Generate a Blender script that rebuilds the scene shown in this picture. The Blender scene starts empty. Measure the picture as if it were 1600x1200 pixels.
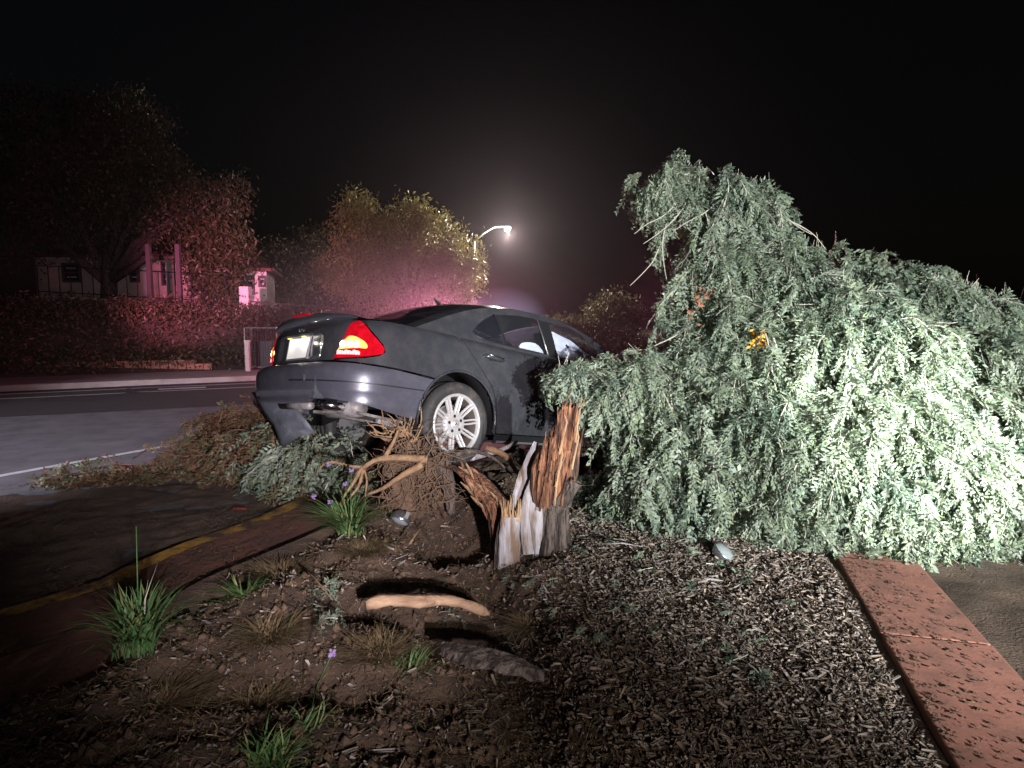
import bpy, bmesh, math, random
import numpy as np
from mathutils import Vector, Matrix, Euler
from mathutils.geometry import delaunay_2d_cdt
random.seed(7); rng = np.random.default_rng(11)
R_ = math.radians
sc = bpy.context.scene
COL = sc.collection

# ------------------------------------------------------------------ camera, sky, lights
F = 1000.0; EYE = 1.6; HOR = 500.0
PITCH = math.atan((600 - HOR) / F)
cam = bpy.data.objects.new('camera', bpy.data.cameras.new('camera')); COL.objects.link(cam)
cam.data.sensor_width = 36; cam.data.lens = 36 * F / 1600; cam.data.clip_end = 3000; cam.data.clip_start = .05
cam.location = (0, 0, EYE); cam.rotation_euler = (math.pi / 2 - PITCH, 0, 0)
sc.camera = cam
w = bpy.data.worlds.new('World'); sc.world = w; w.use_nodes = True
nt = w.node_tree; bg = nt.nodes['Background']
sky = nt.nodes.new('ShaderNodeTexSky'); sky.sky_type = 'NISHITA'; sky.sun_disc = False
sky.sun_elevation = R_(8); sky.sun_rotation = R_(120); sky.air_density = 1.2; sky.dust_density = 3
nt.links.new(sky.outputs[0], bg.inputs[0]); bg.inputs[1].default_value = 0.0007
sc.view_settings.view_transform = 'Standard'; sc.view_settings.look = 'None'
sc.view_settings.gamma = 1; sc.view_settings.exposure = 0.0; sc.view_settings.use_curve_mapping = False
try:
    sc.cycles.use_denoising = True
    sc.cycles.max_bounces = 6; sc.cycles.diffuse_bounces = 2; sc.cycles.glossy_bounces = 3
    sc.cycles.transparent_max_bounces = 12; sc.cycles.volume_bounces = 0
    sc.cycles.sample_clamp_indirect = 3.0; sc.cycles.volume_max_steps = 64; sc.cycles.volume_step_rate = 2
except Exception: pass

def lamp(name, kind, loc, target, power, color, size=.15, cone=60, blend=.5):
    l = bpy.data.lights.new(name, kind); o = bpy.data.objects.new(name, l); COL.objects.link(o)
    l.energy = power; l.color = color; o.location = loc
    if kind != 'SUN': l.shadow_soft_size = size
    if kind == 'SPOT': l.spot_size = R_(cone); l.spot_blend = blend
    if target is not None:
        o.rotation_euler = (Vector(target) - Vector(loc)).to_track_quat('-Z', 'Y').to_euler()
    return o
# the emergency crews' lights: a hand light at the right, a scene light at the left, red beacons on unseen vehicles; fill and tint lamps added among them
lamp('moon', 'SUN', (0, 0, 30), (9, 5, 0), .004, (.75, .8, 1), 0)
lamp('hand_light', 'SPOT', (3.2, -.6, 1.45), (2.75, 4.8, .80), 10500, (.93, 1, .96), .05, 25, 1)
lamp('hand_light_wide', 'SPOT', (2.9, -2.6, 1.6), (2.45, 6.0, 2.15), 8200, (.93, .97, 1), .05, 56, .8)
lamp('truck_scene_light', 'SPOT', (1.0, -1.6, 1.5), (-2.3, 7.4, 1.45), 4000, (.92, .86, .95), .05, 44, 1)
lamp('patrol_light', 'SPOT', (-9, -1.5, 3.0), (-6.2, 9.5, 0), 9500, (.86, .84, 1), .08, 44, .6)
lamp('red_smoke_light', 'POINT', (-1.9, 16.5, 1.5), None, 950, (1, .28, .46), .15)  # added lamp inside the smoke, turns the haze pink
lamp('fill_light', 'SPOT', (.9, -1.0, 1.5), (.0, 4.6, .3), 170, (1, .9, .82), .04, 70, .9)  # added fill lamp, brightens the foreground bed
lamp('red_beacon_left', 'SPOT', (-7.2, 7.4, 2.3), (-12.2, 28.5, 3.6), 30000, (1, .27, .52), .2, 24, .9)
lamp('red_beacon_road', 'SPOT', (-2.6, 15.6, 1.5), (-7.0, 21, 2.2), 240, (1, .22, .27), .2, 110, .7)
lamp('red_beacon_front', 'SPOT', (3.4, 13.5, 1.9), (1.6, 8.2, .8), 900, (1, .2, .36), .2, 80, .5)
lamp('red_tree_light', 'SPOT', (-1.2, 20, 1.6), (-9.5, 45, 6), 7000, (1, .30, .45), .2, 50, .9)  # added lamp hidden by the car, reddens the street tree
lamp('blue_smoke_light', 'SPOT', (1.2, 19.0, .8), (-.4, 21.6, 1.9), 500, (.6, .68, 1), .2, 100, .7)  # added unseen lamp aimed at the smoke puff to light it bluish

# ------------------------------------------------------------------ helpers
def tag(o, label=None, cat=None, group=None, kind=None):
    if label: o['label'] = label
    if cat: o['category'] = cat
    if group: o['group'] = group
    if kind: o['kind'] = kind
    return o
def empty(name, loc=(0, 0, 0), rot=(0, 0, 0), label=None, cat=None, group=None):
    o = bpy.data.objects.new(name, None); COL.objects.link(o); o.location = loc; o.rotation_euler = rot
    return tag(o, label, cat, group)
def link(name, me, mats, parent=None, smooth=False):
    o = bpy.data.objects.new(name, me); COL.objects.link(o)
    if not isinstance(mats, (list, tuple)): mats = [mats]
    if len(me.materials) == 0:
        for m in mats: me.materials.append(m)
    if smooth and len(me.polygons): me.polygons.foreach_set('use_smooth', [True] * len(me.polygons))
    if parent: o.parent = parent
    return o
def quads(name, V, mats, parent=None, rnd=None, smooth=False):
    """V: (n,4,3) array of separate quads."""
    n = len(V); me = bpy.data.meshes.new(name)
    me.vertices.add(n * 4); me.vertices.foreach_set('co', V.reshape(-1).astype(np.float32))
    me.loops.add(n * 4); me.loops.foreach_set('vertex_index', np.arange(n * 4, dtype=np.int32))
    me.polygons.add(n); me.polygons.foreach_set('loop_start', np.arange(0, n * 4, 4, dtype=np.int32))
    me.polygons.foreach_set('loop_total', np.full(n, 4, dtype=np.int32))
    me.update(calc_edges=True)
    if rnd is not None:
        a = me.attributes.new('rnd', 'FLOAT', 'FACE'); a.data.foreach_set('value', rnd.astype(np.float32))
    return link(name, me, mats, parent, smooth)
def indexed(name, V, Fc, mats, parent=None, rnd=None, smooth=False):
    me = bpy.data.meshes.new(name); k = Fc.shape[1]; n = len(Fc)
    me.vertices.add(len(V)); me.vertices.foreach_set('co', V.reshape(-1).astype(np.float32))
    me.loops.add(n * k); me.loops.foreach_set('vertex_index', Fc.reshape(-1).astype(np.int32))
    me.polygons.add(n); me.polygons.foreach_set('loop_start', np.arange(0, n * k, k, dtype=np.int32))
    me.polygons.foreach_set('loop_total', np.full(n, k, dtype=np.int32)); me.update(calc_edges=True)
    if rnd is not None:
        a = me.attributes.new('rnd', 'FLOAT', 'FACE'); a.data.foreach_set('value', rnd.astype(np.float32))
    return link(name, me, mats, parent, smooth)
class MB:
    def __init__(s): s.v = []; s.f = []
    def box(s, c, d, rot=None, top=None):
        x, y, z = d[0] / 2, d[1] / 2, d[2] / 2; t = top or (1, 1)
        P = [(-x, -y, -z), (x, -y, -z), (x, y, -z), (-x, y, -z), (-x * t[0], -y * t[1], z), (x * t[0], -y * t[1], z), (x * t[0], y * t[1], z), (-x * t[0], y * t[1], z)]
        M = Euler(rot).to_matrix() if rot else Matrix.Identity(3); b = len(s.v)
        for p in P: s.v.append(tuple(M @ Vector(p) + Vector(c)))
        for q in ((0, 3, 2, 1), (4, 5, 6, 7), (0, 1, 5, 4), (1, 2, 6, 5), (2, 3, 7, 6), (3, 0, 4, 7)): s.f.append(tuple(b + i for i in q))
        return s
    def tube(s, pts, rad, n=8, cap=True, jit=0):
        pts = [Vector(p) for p in pts]; b = len(s.v); m = len(pts)
        if not hasattr(rad, '__len__'): rad = [rad] * m
        up = Vector((0, 0, 1))
        for i, p in enumerate(pts):
            d = (pts[min(i + 1, m - 1)] - pts[max(i - 1, 0)]).normalized()
            a = d.cross(up if abs(d.dot(up)) < .95 else Vector((1, 0, 0))).normalized(); c = a.cross(d)
            for k in range(n):
                t = 2 * math.pi * k / n; r = rad[i] * (1 + (random.uniform(-jit, jit) if jit else 0))
                s.v.append(tuple(p + a * (r * math.cos(t)) + c * (r * math.sin(t))))
        for i in range(m - 1):
            for k in range(n):
                s.f.append((b + i * n + k, b + i * n + (k + 1) % n, b + (i + 1) * n + (k + 1) % n, b + (i + 1) * n + k))
        if cap:
            s.f.append(tuple(b + k for k in range(n))[::-1]); s.f.append(tuple(b + (m - 1) * n + k for k in range(n)))
        return s
    def lathe(s, prof, axis='y', c=(0, 0, 0), n=32, close=False):
        b = len(s.v); m = len(prof)
        for (r, h) in prof:
            for k in range(n):
                t = 2 * math.pi * k / n; u, v_ = r * math.cos(t), r * math.sin(t)
                p = {'y': (u, h, v_), 'z': (u, v_, h), 'x': (h, u, v_)}[axis]
                s.v.append((p[0] + c[0], p[1] + c[1], p[2] + c[2]))
        for i in range(m - 1 if not close else m):
            j = (i + 1) % m
            for k in range(n):
                s.f.append((b + i * n + k, b + i * n + (k + 1) % n, b + j * n + (k + 1) % n, b + j * n + k))
        return s
    def build(s, name, mat, parent=None, smooth=False):
        me = bpy.data.meshes.new(name); me.from_pydata(s.v, [], s.f); me.update()
        return link(name, me, mat, parent, smooth)
def copy_tree(o, parent=None):
    c = o.copy(); COL.objects.link(c)
    if parent is not None: c.parent = parent
    for ch in list(o.children): copy_tree(ch, c)
    return c
# fast lattice noise
_lat = rng.random((97, 97))
def vnoise(x, y, f):
    x = np.asarray(x) * f + 31.3; y = np.asarray(y) * f + 17.7
    xi = np.floor(x).astype(int); yi = np.floor(y).astype(int); u = x - xi; v = y - yi
    u = u * u * (3 - 2 * u); v = v * v * (3 - 2 * v)
    g = lambda a, b: _lat[a % 97, b % 97]
    return (g(xi, yi) * (1 - u) + g(xi + 1, yi) * u) * (1 - v) + (g(xi, yi + 1) * (1 - u) + g(xi + 1, yi + 1) * u) * v - .5
def fbm(x, y, f, o=4, g=.5):
    s = 0; a = 1
    for i in range(o): s = s + a * vnoise(x, y, f * 2.03 ** i); a *= g
    return s
# pixel (1600x1200) -> world
def ray(px, py):
    d = np.array([(px - 800) / F, 1, (600 - py) / F]); c, s = math.cos(PITCH), math.sin(PITCH)
    return np.array([d[0], d[1] * c + d[2] * s, -d[1] * s + d[2] * c])
def at(px, py, Y):
    d = ray(px, py); return Vector((d[0] * Y / d[1], Y, EYE + d[2] * Y / d[1]))
def gnd(px, py, z=0.):
    d = ray(px, py); t = (z - EYE) / d[2]; return Vector((d[0] * t, d[1] * t, z))

# ------------------------------------------------------------------ materials
def mat(name, col, rough=.6, metal=0, noise=None, bump=None, coat=0, emit=None, estr=0, spec=.5, attr=None, trans=0, alpha=1, sheen=0):
    """noise=(scale, colour2, contrast lo, hi), bump=(scale, strength, distance), attr=[colours by face attribute rnd]"""
    m = bpy.data.materials.new(name); m.use_nodes = True; t = m.node_tree; b = t.nodes['Principled BSDF']
    b.inputs['Base Color'].default_value = (*col, 1); b.inputs['Roughness'].default_value = rough
    b.inputs['Metallic'].default_value = metal; b.inputs['Coat Weight'].default_value = coat
    b.inputs['Specular IOR Level'].default_value = spec; b.inputs['Transmission Weight'].default_value = trans
    b.inputs['Alpha'].default_value = alpha
    tc = t.nodes.new('ShaderNodeTexCoord'); src = None
    if attr:
        at_ = t.nodes.new('ShaderNodeAttribute'); at_.attribute_name = 'rnd'
        cr = t.nodes.new('ShaderNodeValToRGB'); cr.color_ramp.elements.remove(cr.color_ramp.elements[1])
        for i, c in enumerate(attr):
            e = cr.color_ramp.elements[0] if i == 0 else cr.color_ramp.elements.new(i / (len(attr) - 1))
            e.color = (*c, 1)
        t.links.new(at_.outputs['Fac'], cr.inputs[0]); src = cr.outputs[0]
    if noise:
        n = t.nodes.new('ShaderNodeTexNoise'); n.inputs['Scale'].default_value = noise[0]; n.inputs['Detail'].default_value = 8
        n.inputs['Roughness'].default_value = .65
        t.links.new(tc.outputs['Object'], n.inputs['Vector'])
        mr = t.nodes.new('ShaderNodeMapRange'); mr.inputs[1].default_value = noise[2]; mr.inputs[2].default_value = noise[3]
        t.links.new(n.outputs[0], mr.inputs[0])
        mx = t.nodes.new('ShaderNodeMix'); mx.data_type = 'RGBA'
        if src: t.links.new(src, mx.inputs['A'])
        else: mx.inputs['A'].default_value = (*col, 1)
        mx.inputs['B'].default_value = (*noise[1], 1); t.links.new(mr.outputs[0], mx.inputs['Factor']); src = mx.outputs['Result']
    if src: t.links.new(src, b.inputs['Base Color'])
    if bump:
        n = t.nodes.new('ShaderNodeTexNoise'); n.inputs['Scale'].default_value = bump[0]; n.inputs['Detail'].default_value = 6
        t.links.new(tc.outputs['Object'], n.inputs['Vector'])
        bp = t.nodes.new('ShaderNodeBump'); bp.inputs['Strength'].default_value = bump[1]; bp.inputs['Distance'].default_value = bump[2]
        t.links.new(n.outputs[0], bp.inputs['Height']); t.links.new(bp.outputs[0], b.inputs['Normal'])
    if emit:
        b.inputs['Emission Color'].default_value = (*emit, 1); b.inputs['Emission Strength'].default_value = estr
    return m
def stretch(m, sc3):
    t = m.node_tree
    for n in list(t.nodes):
        if n.type == 'TEX_NOISE':
            l = n.inputs['Vector'].links[0]; mp = t.nodes.new('ShaderNodeMapping'); mp.inputs['Scale'].default_value = sc3
            t.links.new(l.from_socket, mp.inputs[0]); t.links.new(mp.outputs[0], n.inputs['Vector'])
    return m
M = {}
M['paint'] = mat('graphite_paint', (.050, .052, .060), .26, .4, noise=(9, (.088, .084, .082), .42, .8), coat=1, bump=(300, .04, .001))
M['bumper'] = mat('lightened_body_paint', (.085, .084, .105), .32, .35, noise=(7, (.14, .132, .145), .45, .85), coat=.8)  # lighter than the body paint: brighter light on the bumper put into colour
M['trim'] = mat('black_trim', (.012, .012, .013), .5)
M['chrome'] = mat('chrome', (.62, .62, .64), .18, 1)
M['glass'] = mat('tinted_glass', (.012, .014, .018), .04, 0, alpha=.62, spec=.7)
M['clearglass'] = mat('side_glass', (.05, .055, .06), .05, 0, alpha=.22, spec=.6)
M['tyre'] = mat('tyre_rubber', (.020, .019, .018), .75, noise=(14, (.085, .062, .045), .5, .8), bump=(60, .3, .003))
M['rim'] = mat('alloy', (.40, .39, .375), .45, .3, noise=(16, (.36, .31, .26), .45, .8))
M['rimdark'] = mat('rim_barrel', (.07, .062, .055), .6, .4, noise=(12, (.14, .10, .07), .4, .8))
M['under'] = mat('underbody_metal', (.30, .28, .27), .55, .3, noise=(11, (.09, .065, .05), .35, .7), bump=(30, .4, .006))
M['plastic'] = mat('scuffed_plastic', (.060, .064, .075), .55, noise=(6, (.17, .175, .19), .5, .78), bump=(22, .3, .006))
M['redlens'] = mat('red_lens', (.42, .003, .010), .08, coat=.8, emit=(1, .008, .03), estr=.13, noise=(26, (.20, .001, .004), .4, .7))
M['amberlens'] = mat('amber_lens', (.9, .4, .1), .1, emit=(1, .36, .07), estr=.9)
M['bulb'] = mat('bulb', (1, .9, .6), .2, emit=(1, .74, .34), estr=11)
M['bulbpink'] = mat('reflector_cell', (1, .5, .5), .2, emit=(1, .30, .33), estr=2.3)
M['plate'] = mat('number_plate', (.9, .9, .86), .4, emit=(1, .97, .88), estr=.0)
M['airbag'] = mat('airbag_cloth', (.62, .66, .78), .9, noise=(9, (.42, .45, .58), .4, .7), bump=(14, .5, .02))
M['seat'] = mat('seat_cloth', (.03, .03, .032), .8)
M['bark'] = stretch(mat('grey_bark', (.125, .095, .076), .9, noise=(22, (.032, .022, .016), .43, .57), bump=(40, 1, .035)), (1, 1, .2))
M['torn'] = stretch(mat('torn_heartwood', (.27, .115, .052), .85, noise=(34, (.06, .024, .013), .40, .58), bump=(60, 1, .03)), (1, 1, .10))
M['splinter'] = stretch(mat('raw_splinters', (.42, .28, .15), .8, noise=(26, (.22, .11, .05), .4, .7), bump=(40, .6, .01)), (1, 1, .15))
M['sapwood'] = stretch(mat('pale_sapwood', (.33, .31, .315), .85, noise=(13, (.15, .095, .06), .46, .62), bump=(34, .9, .014)), (1, 1, .16))
M['root'] = mat('root_bark', (.27, .165, .085), .85, noise=(20, (.12, .065, .032), .4, .7), bump=(30, .8, .01))
M['rootfine'] = mat('fine_root', (.13, .08, .045), .9, noise=(20, (.09, .05, .028), .4, .7))
M['rootsoil'] = mat('root_ball_soil', (.145, .088, .052), .95, noise=(13, (.06, .034, .02), .4, .65), bump=(24, 1, .03))
LEAF = [(.05, .08, .052), (.12, .16, .115), (.18, .225, .165), (.22, .27, .15), (.175, .21, .175), (.28, .32, .235)]
def leafmat(name, cols, tr=.25):
    m = mat(name, cols[0], .5, attr=cols, spec=.35); t = m.node_tree; b = t.nodes['Principled BSDF']
    out = t.nodes['Material Output']; tl = t.nodes.new('ShaderNodeBsdfTranslucent'); mx = t.nodes.new('ShaderNodeMixShader')
    t.links.new(b.inputs['Base Color'].links[0].from_socket, tl.inputs[0]); mx.inputs[0].default_value = tr
    t.links.new(b.outputs[0], mx.inputs[1]); t.links.new(tl.outputs[0], mx.inputs[2]); t.links.new(mx.outputs[0], out.inputs[0])
    return m
M['leaf'] = leafmat('pepper_leaf', LEAF)
M['leafbrown'] = leafmat('dying_leaf', [(.09, .05, .03), (.14, .075, .04), (.13, .10, .055), (.19, .12, .065), (.09, .095, .05)])
M['leafmix'] = leafmat('mixed_leaf', [(.09, .11, .055), (.11, .15, .07), (.16, .11, .06), (.07, .10, .05), (.14, .17, .09)])
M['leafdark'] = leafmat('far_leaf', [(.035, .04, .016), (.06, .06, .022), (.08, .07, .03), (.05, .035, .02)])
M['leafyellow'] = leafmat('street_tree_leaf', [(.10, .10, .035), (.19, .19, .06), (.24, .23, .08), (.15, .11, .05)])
M['twig'] = mat('twig', (.38, .35, .28), .7)
M['twigred'] = mat('red_twig', (.23, .09, .055), .7)
M['grass'] = leafmat('grass_blade', [(.05, .12, .035), (.09, .19, .06), (.14, .25, .09), (.28, .27, .10), (.07, .14, .05)], .3)
M['drygrass'] = leafmat('dry_grass', [(.22, .15, .08), (.30, .22, .12), (.16, .10, .055), (.12, .13, .06)], .2)
M['petal'] = mat('petal', (.20, .125, .27), .8)
M['soil'] = mat('soil', (.062, .038, .024), .95, noise=(3.5, (.115, .072, .045), .42, .68), bump=(70, .9, .012))
M['chip'] = mat('mulch_chip', (.1, .07, .05), .9, attr=[(.035, .025, .019), (.08, .06, .048), (.17, .14, .118), (.30, .26, .23), (.14, .095, .065), (.42, .34, .27), (.06, .045, .036), (.22, .185, .16)], spec=.2)
M['asphalt'] = mat('asphalt', (.085, .082, .09), .85, noise=(2.4, (.15, .145, .155), .36, .66), bump=(180, .5, .004))
M['asphaltdark'] = mat('dark_asphalt', (.028, .026, .028), .8, noise=(2, (.036, .034, .036), .4, .7), bump=(160, .5, .004))
M['white'] = mat('road_paint', (.55, .55, .56), .7, noise=(12, (.22, .21, .21), .5, .75))
M['yellow'] = mat('yellow_paint', (.44, .24, .035), .8, noise=(5, (.07, .04, .022), .40, .58), bump=(40, .6, .006))
M['redconc'] = mat('red_concrete', (.36, .15, .105), .85, noise=(7, (.20, .095, .07), .42, .68), bump=(60, .35, .004))
M['redmud'] = mat('muddy_red_concrete', (.16, .062, .042), .85, noise=(4, (.07, .036, .024), .4, .7), bump=(45, .5, .006))
M['conc'] = mat('concrete', (.34, .30, .27), .9, noise=(3, (.24, .20, .18), .4, .7), bump=(60, .3, .004))
M['stucco'] = mat('stucco', (.60, .54, .50), .9, noise=(5, (.48, .42, .38), .4, .7), bump=(40, .3, .01))
M['stuccodim'] = mat('tan_stucco', (.50, .38, .32), .9, noise=(4, (.38, .28, .24), .4, .7))
M['darktrim'] = mat('dark_trim', (.07, .05, .05), .7)
M['pane'] = mat('window_pane', (.02, .02, .03), .1)
M['roof'] = mat('roof_tile', (.13, .055, .04), .85, noise=(6, (.08, .035, .03), .4, .7))
M['metal'] = mat('galvanised', (.42, .42, .42), .4, .8)
M['lampshell'] = mat('lamp_housing', (.34, .35, .36), .26, .85, noise=(22, (.12, .09, .07), .5, .8))
M['lamplens'] = mat('lamp_lens', (.25, .28, .28), .08, 0, coat=1)
M['ledlamp'] = mat('street_light_bulb', (1, .9, .8), .3, emit=(1, .82, .62), estr=260)
M['log'] = stretch(mat('stripped_branch', (.42, .27, .16), .8, noise=(18, (.17, .09, .05), .44, .68), bump=(50, .9, .01)), (.18, 1, 1))
M['ground'] = mat('far_ground', (.05, .04, .03), .95, noise=(.4, (.075, .06, .04), .4, .6))
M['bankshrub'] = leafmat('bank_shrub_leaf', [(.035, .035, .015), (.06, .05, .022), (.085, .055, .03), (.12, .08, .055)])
M['reddebris'] = mat('red_plastic', (.20, .012, .012), .4)
M['orangeflower'] = mat('orange_blossom', (.75, .30, .02), .6, emit=None)
M['dryleaf'] = mat('rusty_dead_leaf', (.24, .09, .045), .8)

# ------------------------------------------------------------------ setting: ground
def gz(x, y):
    """height of the planting bed"""
    x = np.asarray(x, float); y = np.asarray(y, float)
    z = .055 + .05 * fbm(x, y, .7, 3) + .018 * fbm(x, y, 4, 3)
    rough = 1 / (1 + np.exp((x - .35 - .1 * (y - 4)) * 5))           # torn-up left half
    z = z + rough * (.11 * fbm(x + 9, y, 1.9, 3) + .055 * fbm(x, y + 5, 6.5, 3, .6))
    # hole torn out beside the stump, and a furrow running from it towards the camera
    def dip(cx, cy, rx, ry, d): return -d * np.exp(-(((x - cx) / rx) ** 2 + ((y - cy) / ry) ** 2))
    z = z + dip(-.40, 4.6, .34, .38, .40) + dip(-.05, 3.45, .28, .35, .20) + dip(.05, 2.75, .16, .6, .14) + dip(-.75, 3.35, .35, .14, .14) + dip(-1.0, 2.62, .55, .18, .15)
    z = z + .13 * np.exp(-(((x + 1.0) / .34) ** 2 + ((y - 4.2) / .28) ** 2)) + .12 * np.exp(-(((x + 1.15) / .35) ** 2 + ((y - 3.3) / .3) ** 2))
    z = z - .09 * np.exp(-(((x - .02) / .24) ** 2 + ((y - 4.0) / .25) ** 2)) + .09 * np.exp(-(((x + 1.75) / .3) ** 2 + ((y - 2.7) / .3) ** 2))
    xs = np.interp(y, [1.5, 2.2, 2.6, 2.85, 3.3, 3.8, 4.05], [.55, .35, .20, .145, .0, -.04, -.1]) + .05 * vnoise(x, y, 5)
    st_ = 1 / (1 + np.exp((x - xs) * 26)); fade = np.clip((4.3 - y) / .4, 0, 1)
    z = z - fade * st_ * .25 * np.exp(-np.clip(xs - x, 0, 9) / .55) + fade * .045 * np.exp(-((x - xs - .16) / .13) ** 2)
    z = z + rough * .05 * np.abs(fbm(x + 3, y - 2, 3.3, 3))
    z = z + dip(1.3, 7.6, 1.3, 1.0, .22)
    return np.maximum(z, -.29 + .02 * fbm(x, y, 6, 3))
def gh(x, y): return float(gz(np.array([x]), np.array([y]))[0])
def sheet(name, pts, z, m, kind='structure', parent=None):
    me = bpy.data.meshes.new(name); me.from_pydata([(p[0], p[1], z) for p in pts], [], [tuple(range(len(pts)))]); me.update()
    o = link(name, me, m, parent)
    if kind: o['kind'] = kind
    return o
def strip(name, line, width, z, m, kind='structure'):
    L = [Vector((p[0], p[1])) for p in line]; v = []; f = []
    for i, p in enumerate(L):
        d = (L[min(i + 1, len(L) - 1)] - L[max(i - 1, 0)]).normalized(); n = Vector((-d.y, d.x)) * width / 2
        v += [(p.x + n.x, p.y + n.y, z), (p.x - n.x, p.y - n.y, z)]
        if i: f.append((2 * i - 2, 2 * i - 1, 2 * i + 1, 2 * i))
    me = bpy.data.meshes.new(name); me.from_pydata(v, [], f); me.update(); o = link(name, me, m)
    if kind: o['kind'] = kind
    return o
sheet('ground', [(-900, -600), (900, -600), (900, 1500), (-900, 1500)], -.32, M['ground'])
# kerb line of the bed on the left (world xy), from behind the camera to beyond the car
BED = [(-4.3, -3.0), (-3.4, .8)] + [tuple(gnd(px, py, .06)[:2]) for px, py in ((120, 1085), (200, 1000), (300, 925), (400, 880), (470, 850), (530, 822))] + [(-.9, 6.0), (1.0, 8.2), (4.5, 11.0), (14, 17)]
YEL = [(-4.9, -3.0), (-4.3, 1.0)] + [tuple(gnd(px, py, .05)[:2]) for px, py in ((100, 930), (200, 890), (300, 848), (420, 806))] + [(-1.35, 6.9), (.4, 8.9), (4.0, 11.7), (13.6, 17.6)]
def resample(P, n):
    P = [Vector(p) for p in P]; out = []
    for i in range(len(P) - 1):
        p0, p1, p2, p3 = P[max(i - 1, 0)], P[i], P[i + 1], P[min(i + 2, len(P) - 1)]
        for k in range(n):
            t = k / n; out.append(.5 * ((2 * p1) + (p2 - p0) * t + (2 * p0 - 5 * p1 + 4 * p2 - p3) * t * t + (3 * p1 - p0 - 3 * p2 + p3) * t ** 3))
    return out + [P[-1]]
BEDC = resample(BED, 5); YELC = resample(YEL, 5)
far_curb = [(-60, -12.0), (-30, 4.0), tuple(gnd(0, 612)[:2]), tuple(gnd(200, 603)[:2]), tuple(gnd(395, 595)[:2]), tuple(gnd(640, 584)[:2]), (9, 25), (60, 48)]
FARC = resample(far_curb, 4)
# road sheet: between the yellow line and the far kerb
def ribbon(name, A, B, z, m, kind='structure', n=60):
    def samp(P, t):
        P = [Vector(p) for p in P]; L = [0]
        for i in range(1, len(P)): L.append(L[-1] + (P[i] - P[i - 1]).length)
        d = t * L[-1]
        for i in range(1, len(P)):
            if d <= L[i] + 1e-9: return P[i - 1].lerp(P[i], (d - L[i - 1]) / max(1e-9, L[i] - L[i - 1]))
        return P[-1]
    v = []; f = []
    for i in range(n + 1):
        a = samp(A, i / n); b = samp(B, i / n); za, zb = (z, z) if not hasattr(z, '__len__') else z
        v += [(a[0], a[1], za), (b[0], b[1], zb)]
        if i: f.append((2 * i - 2, 2 * i - 1, 2 * i + 1, 2 * i))
    me = bpy.data.meshes.new(name); me.from_pydata(v, [], f); me.update(); o = link(name, me, m)
    if kind: o['kind'] = kind
    return o
sheet('road', [(-70, -30), (-2.2, -30), (-2.6, 3.5), (0, 8.0), (4, 11), (70, 45), (70, 60), (9, 25)] + [tuple(gnd(640, 584)[:2]), tuple(gnd(395, 595)[:2]), tuple(gnd(200, 603)[:2]), tuple(gnd(0, 612)[:2])] + [(-30, 4.0), (-70, -14)], 0, M['asphalt'])
def offs(L, d):
    out = []
    for i, p in enumerate(L):
        e = (L[min(i + 1, len(L) - 1)] - L[max(i - 1, 0)]).normalized(); out.append(Vector((p.x - e.y * d, p.y + e.x * d)))
    return out
bandA = [(-60, -13), (-30, 1.5)] + [tuple(gnd(px, py)[:2]) for px, py in ((0, 652), (200, 641), (395, 632), (640, 618))] + [(9, 21.5), (60, 44)]
ribbon('dark_road_band', resample(bandA, 4), offs(FARC, -.12), .004, M['asphaltdark'])  # darker asphalt band over the far part of the road
strip('road_edge_line', offs(FARC, -.75), .14, .008, M['white'])
strip('road_lane_line', offs(FARC, -1.75), .12, .008, M['white'])
rp = gnd(285, 606.5, .012); strip('road_marker', [(rp.x - .45, rp.y - .21), (rp.x + .45, rp.y + .21)], .30, .012, M['white'])
strip('road_white_line', [gnd(px, py)[:2] for px, py in ((-60, 755), (60, 733), (200, 708), (350, 682), (470, 662), (640, 640))], .11, .004, M['white'])
strip('yellow_kerb_paint', offs(YELC, -.02), .13, .054, M['yellow'])
# muddy red-brown kerb slab along the bed
ribbon('kerb', offs(YELC, .06), offs(BEDC, -.03), .05, M['redmud'])
ribbon('kerb_face', offs(YELC, .06), offs(YELC, .06), (.0, .05), M['redmud'])
strip('kerb_joint_line', resample([p.lerp(q, .45) for p, q in zip(YELC, BEDC)], 1), .035, .055, M['soil'])
# planting bed: fine relief sheet
def bed_limit(y):
    ys = [p.y for p in BEDC]; xs = [p.x for p in BEDC]; return np.interp(y, ys, xs)
nx, ny = 400, 400
yy = np.concatenate([np.linspace(-3, 1.9, 40), np.linspace(1.92, 8.5, 330), np.linspace(8.6, 16.5, 30)])
U = np.linspace(0, 1, nx) ** 1.0
X = np.zeros((ny, nx)); Y = np.repeat(yy[:, None], nx, 1)
for i, y in enumerate(yy):
    x0 = bed_limit(y); x1 = max(x0 + .3, 5.8 + max(0, (y - 6) * 1.0)); X[i] = x0 + (x1 - x0) * U
Z = gz(X, Y)
edge = np.clip((X - X[:, :1]) / .25, 0, 1); Z = Z * edge + .10 * (1 - edge)
V = np.stack([X, Y, Z], -1).reshape(-1, 3)
ii = (np.arange(ny - 1)[:, None] * nx + np.arange(nx - 1)[None]).reshape(-1)
bed = indexed('soil_ground', V, np.stack([ii, ii + 1, ii + nx + 1, ii + nx], 1), M['soil'], smooth=True); bed['kind'] = 'structure'

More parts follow.
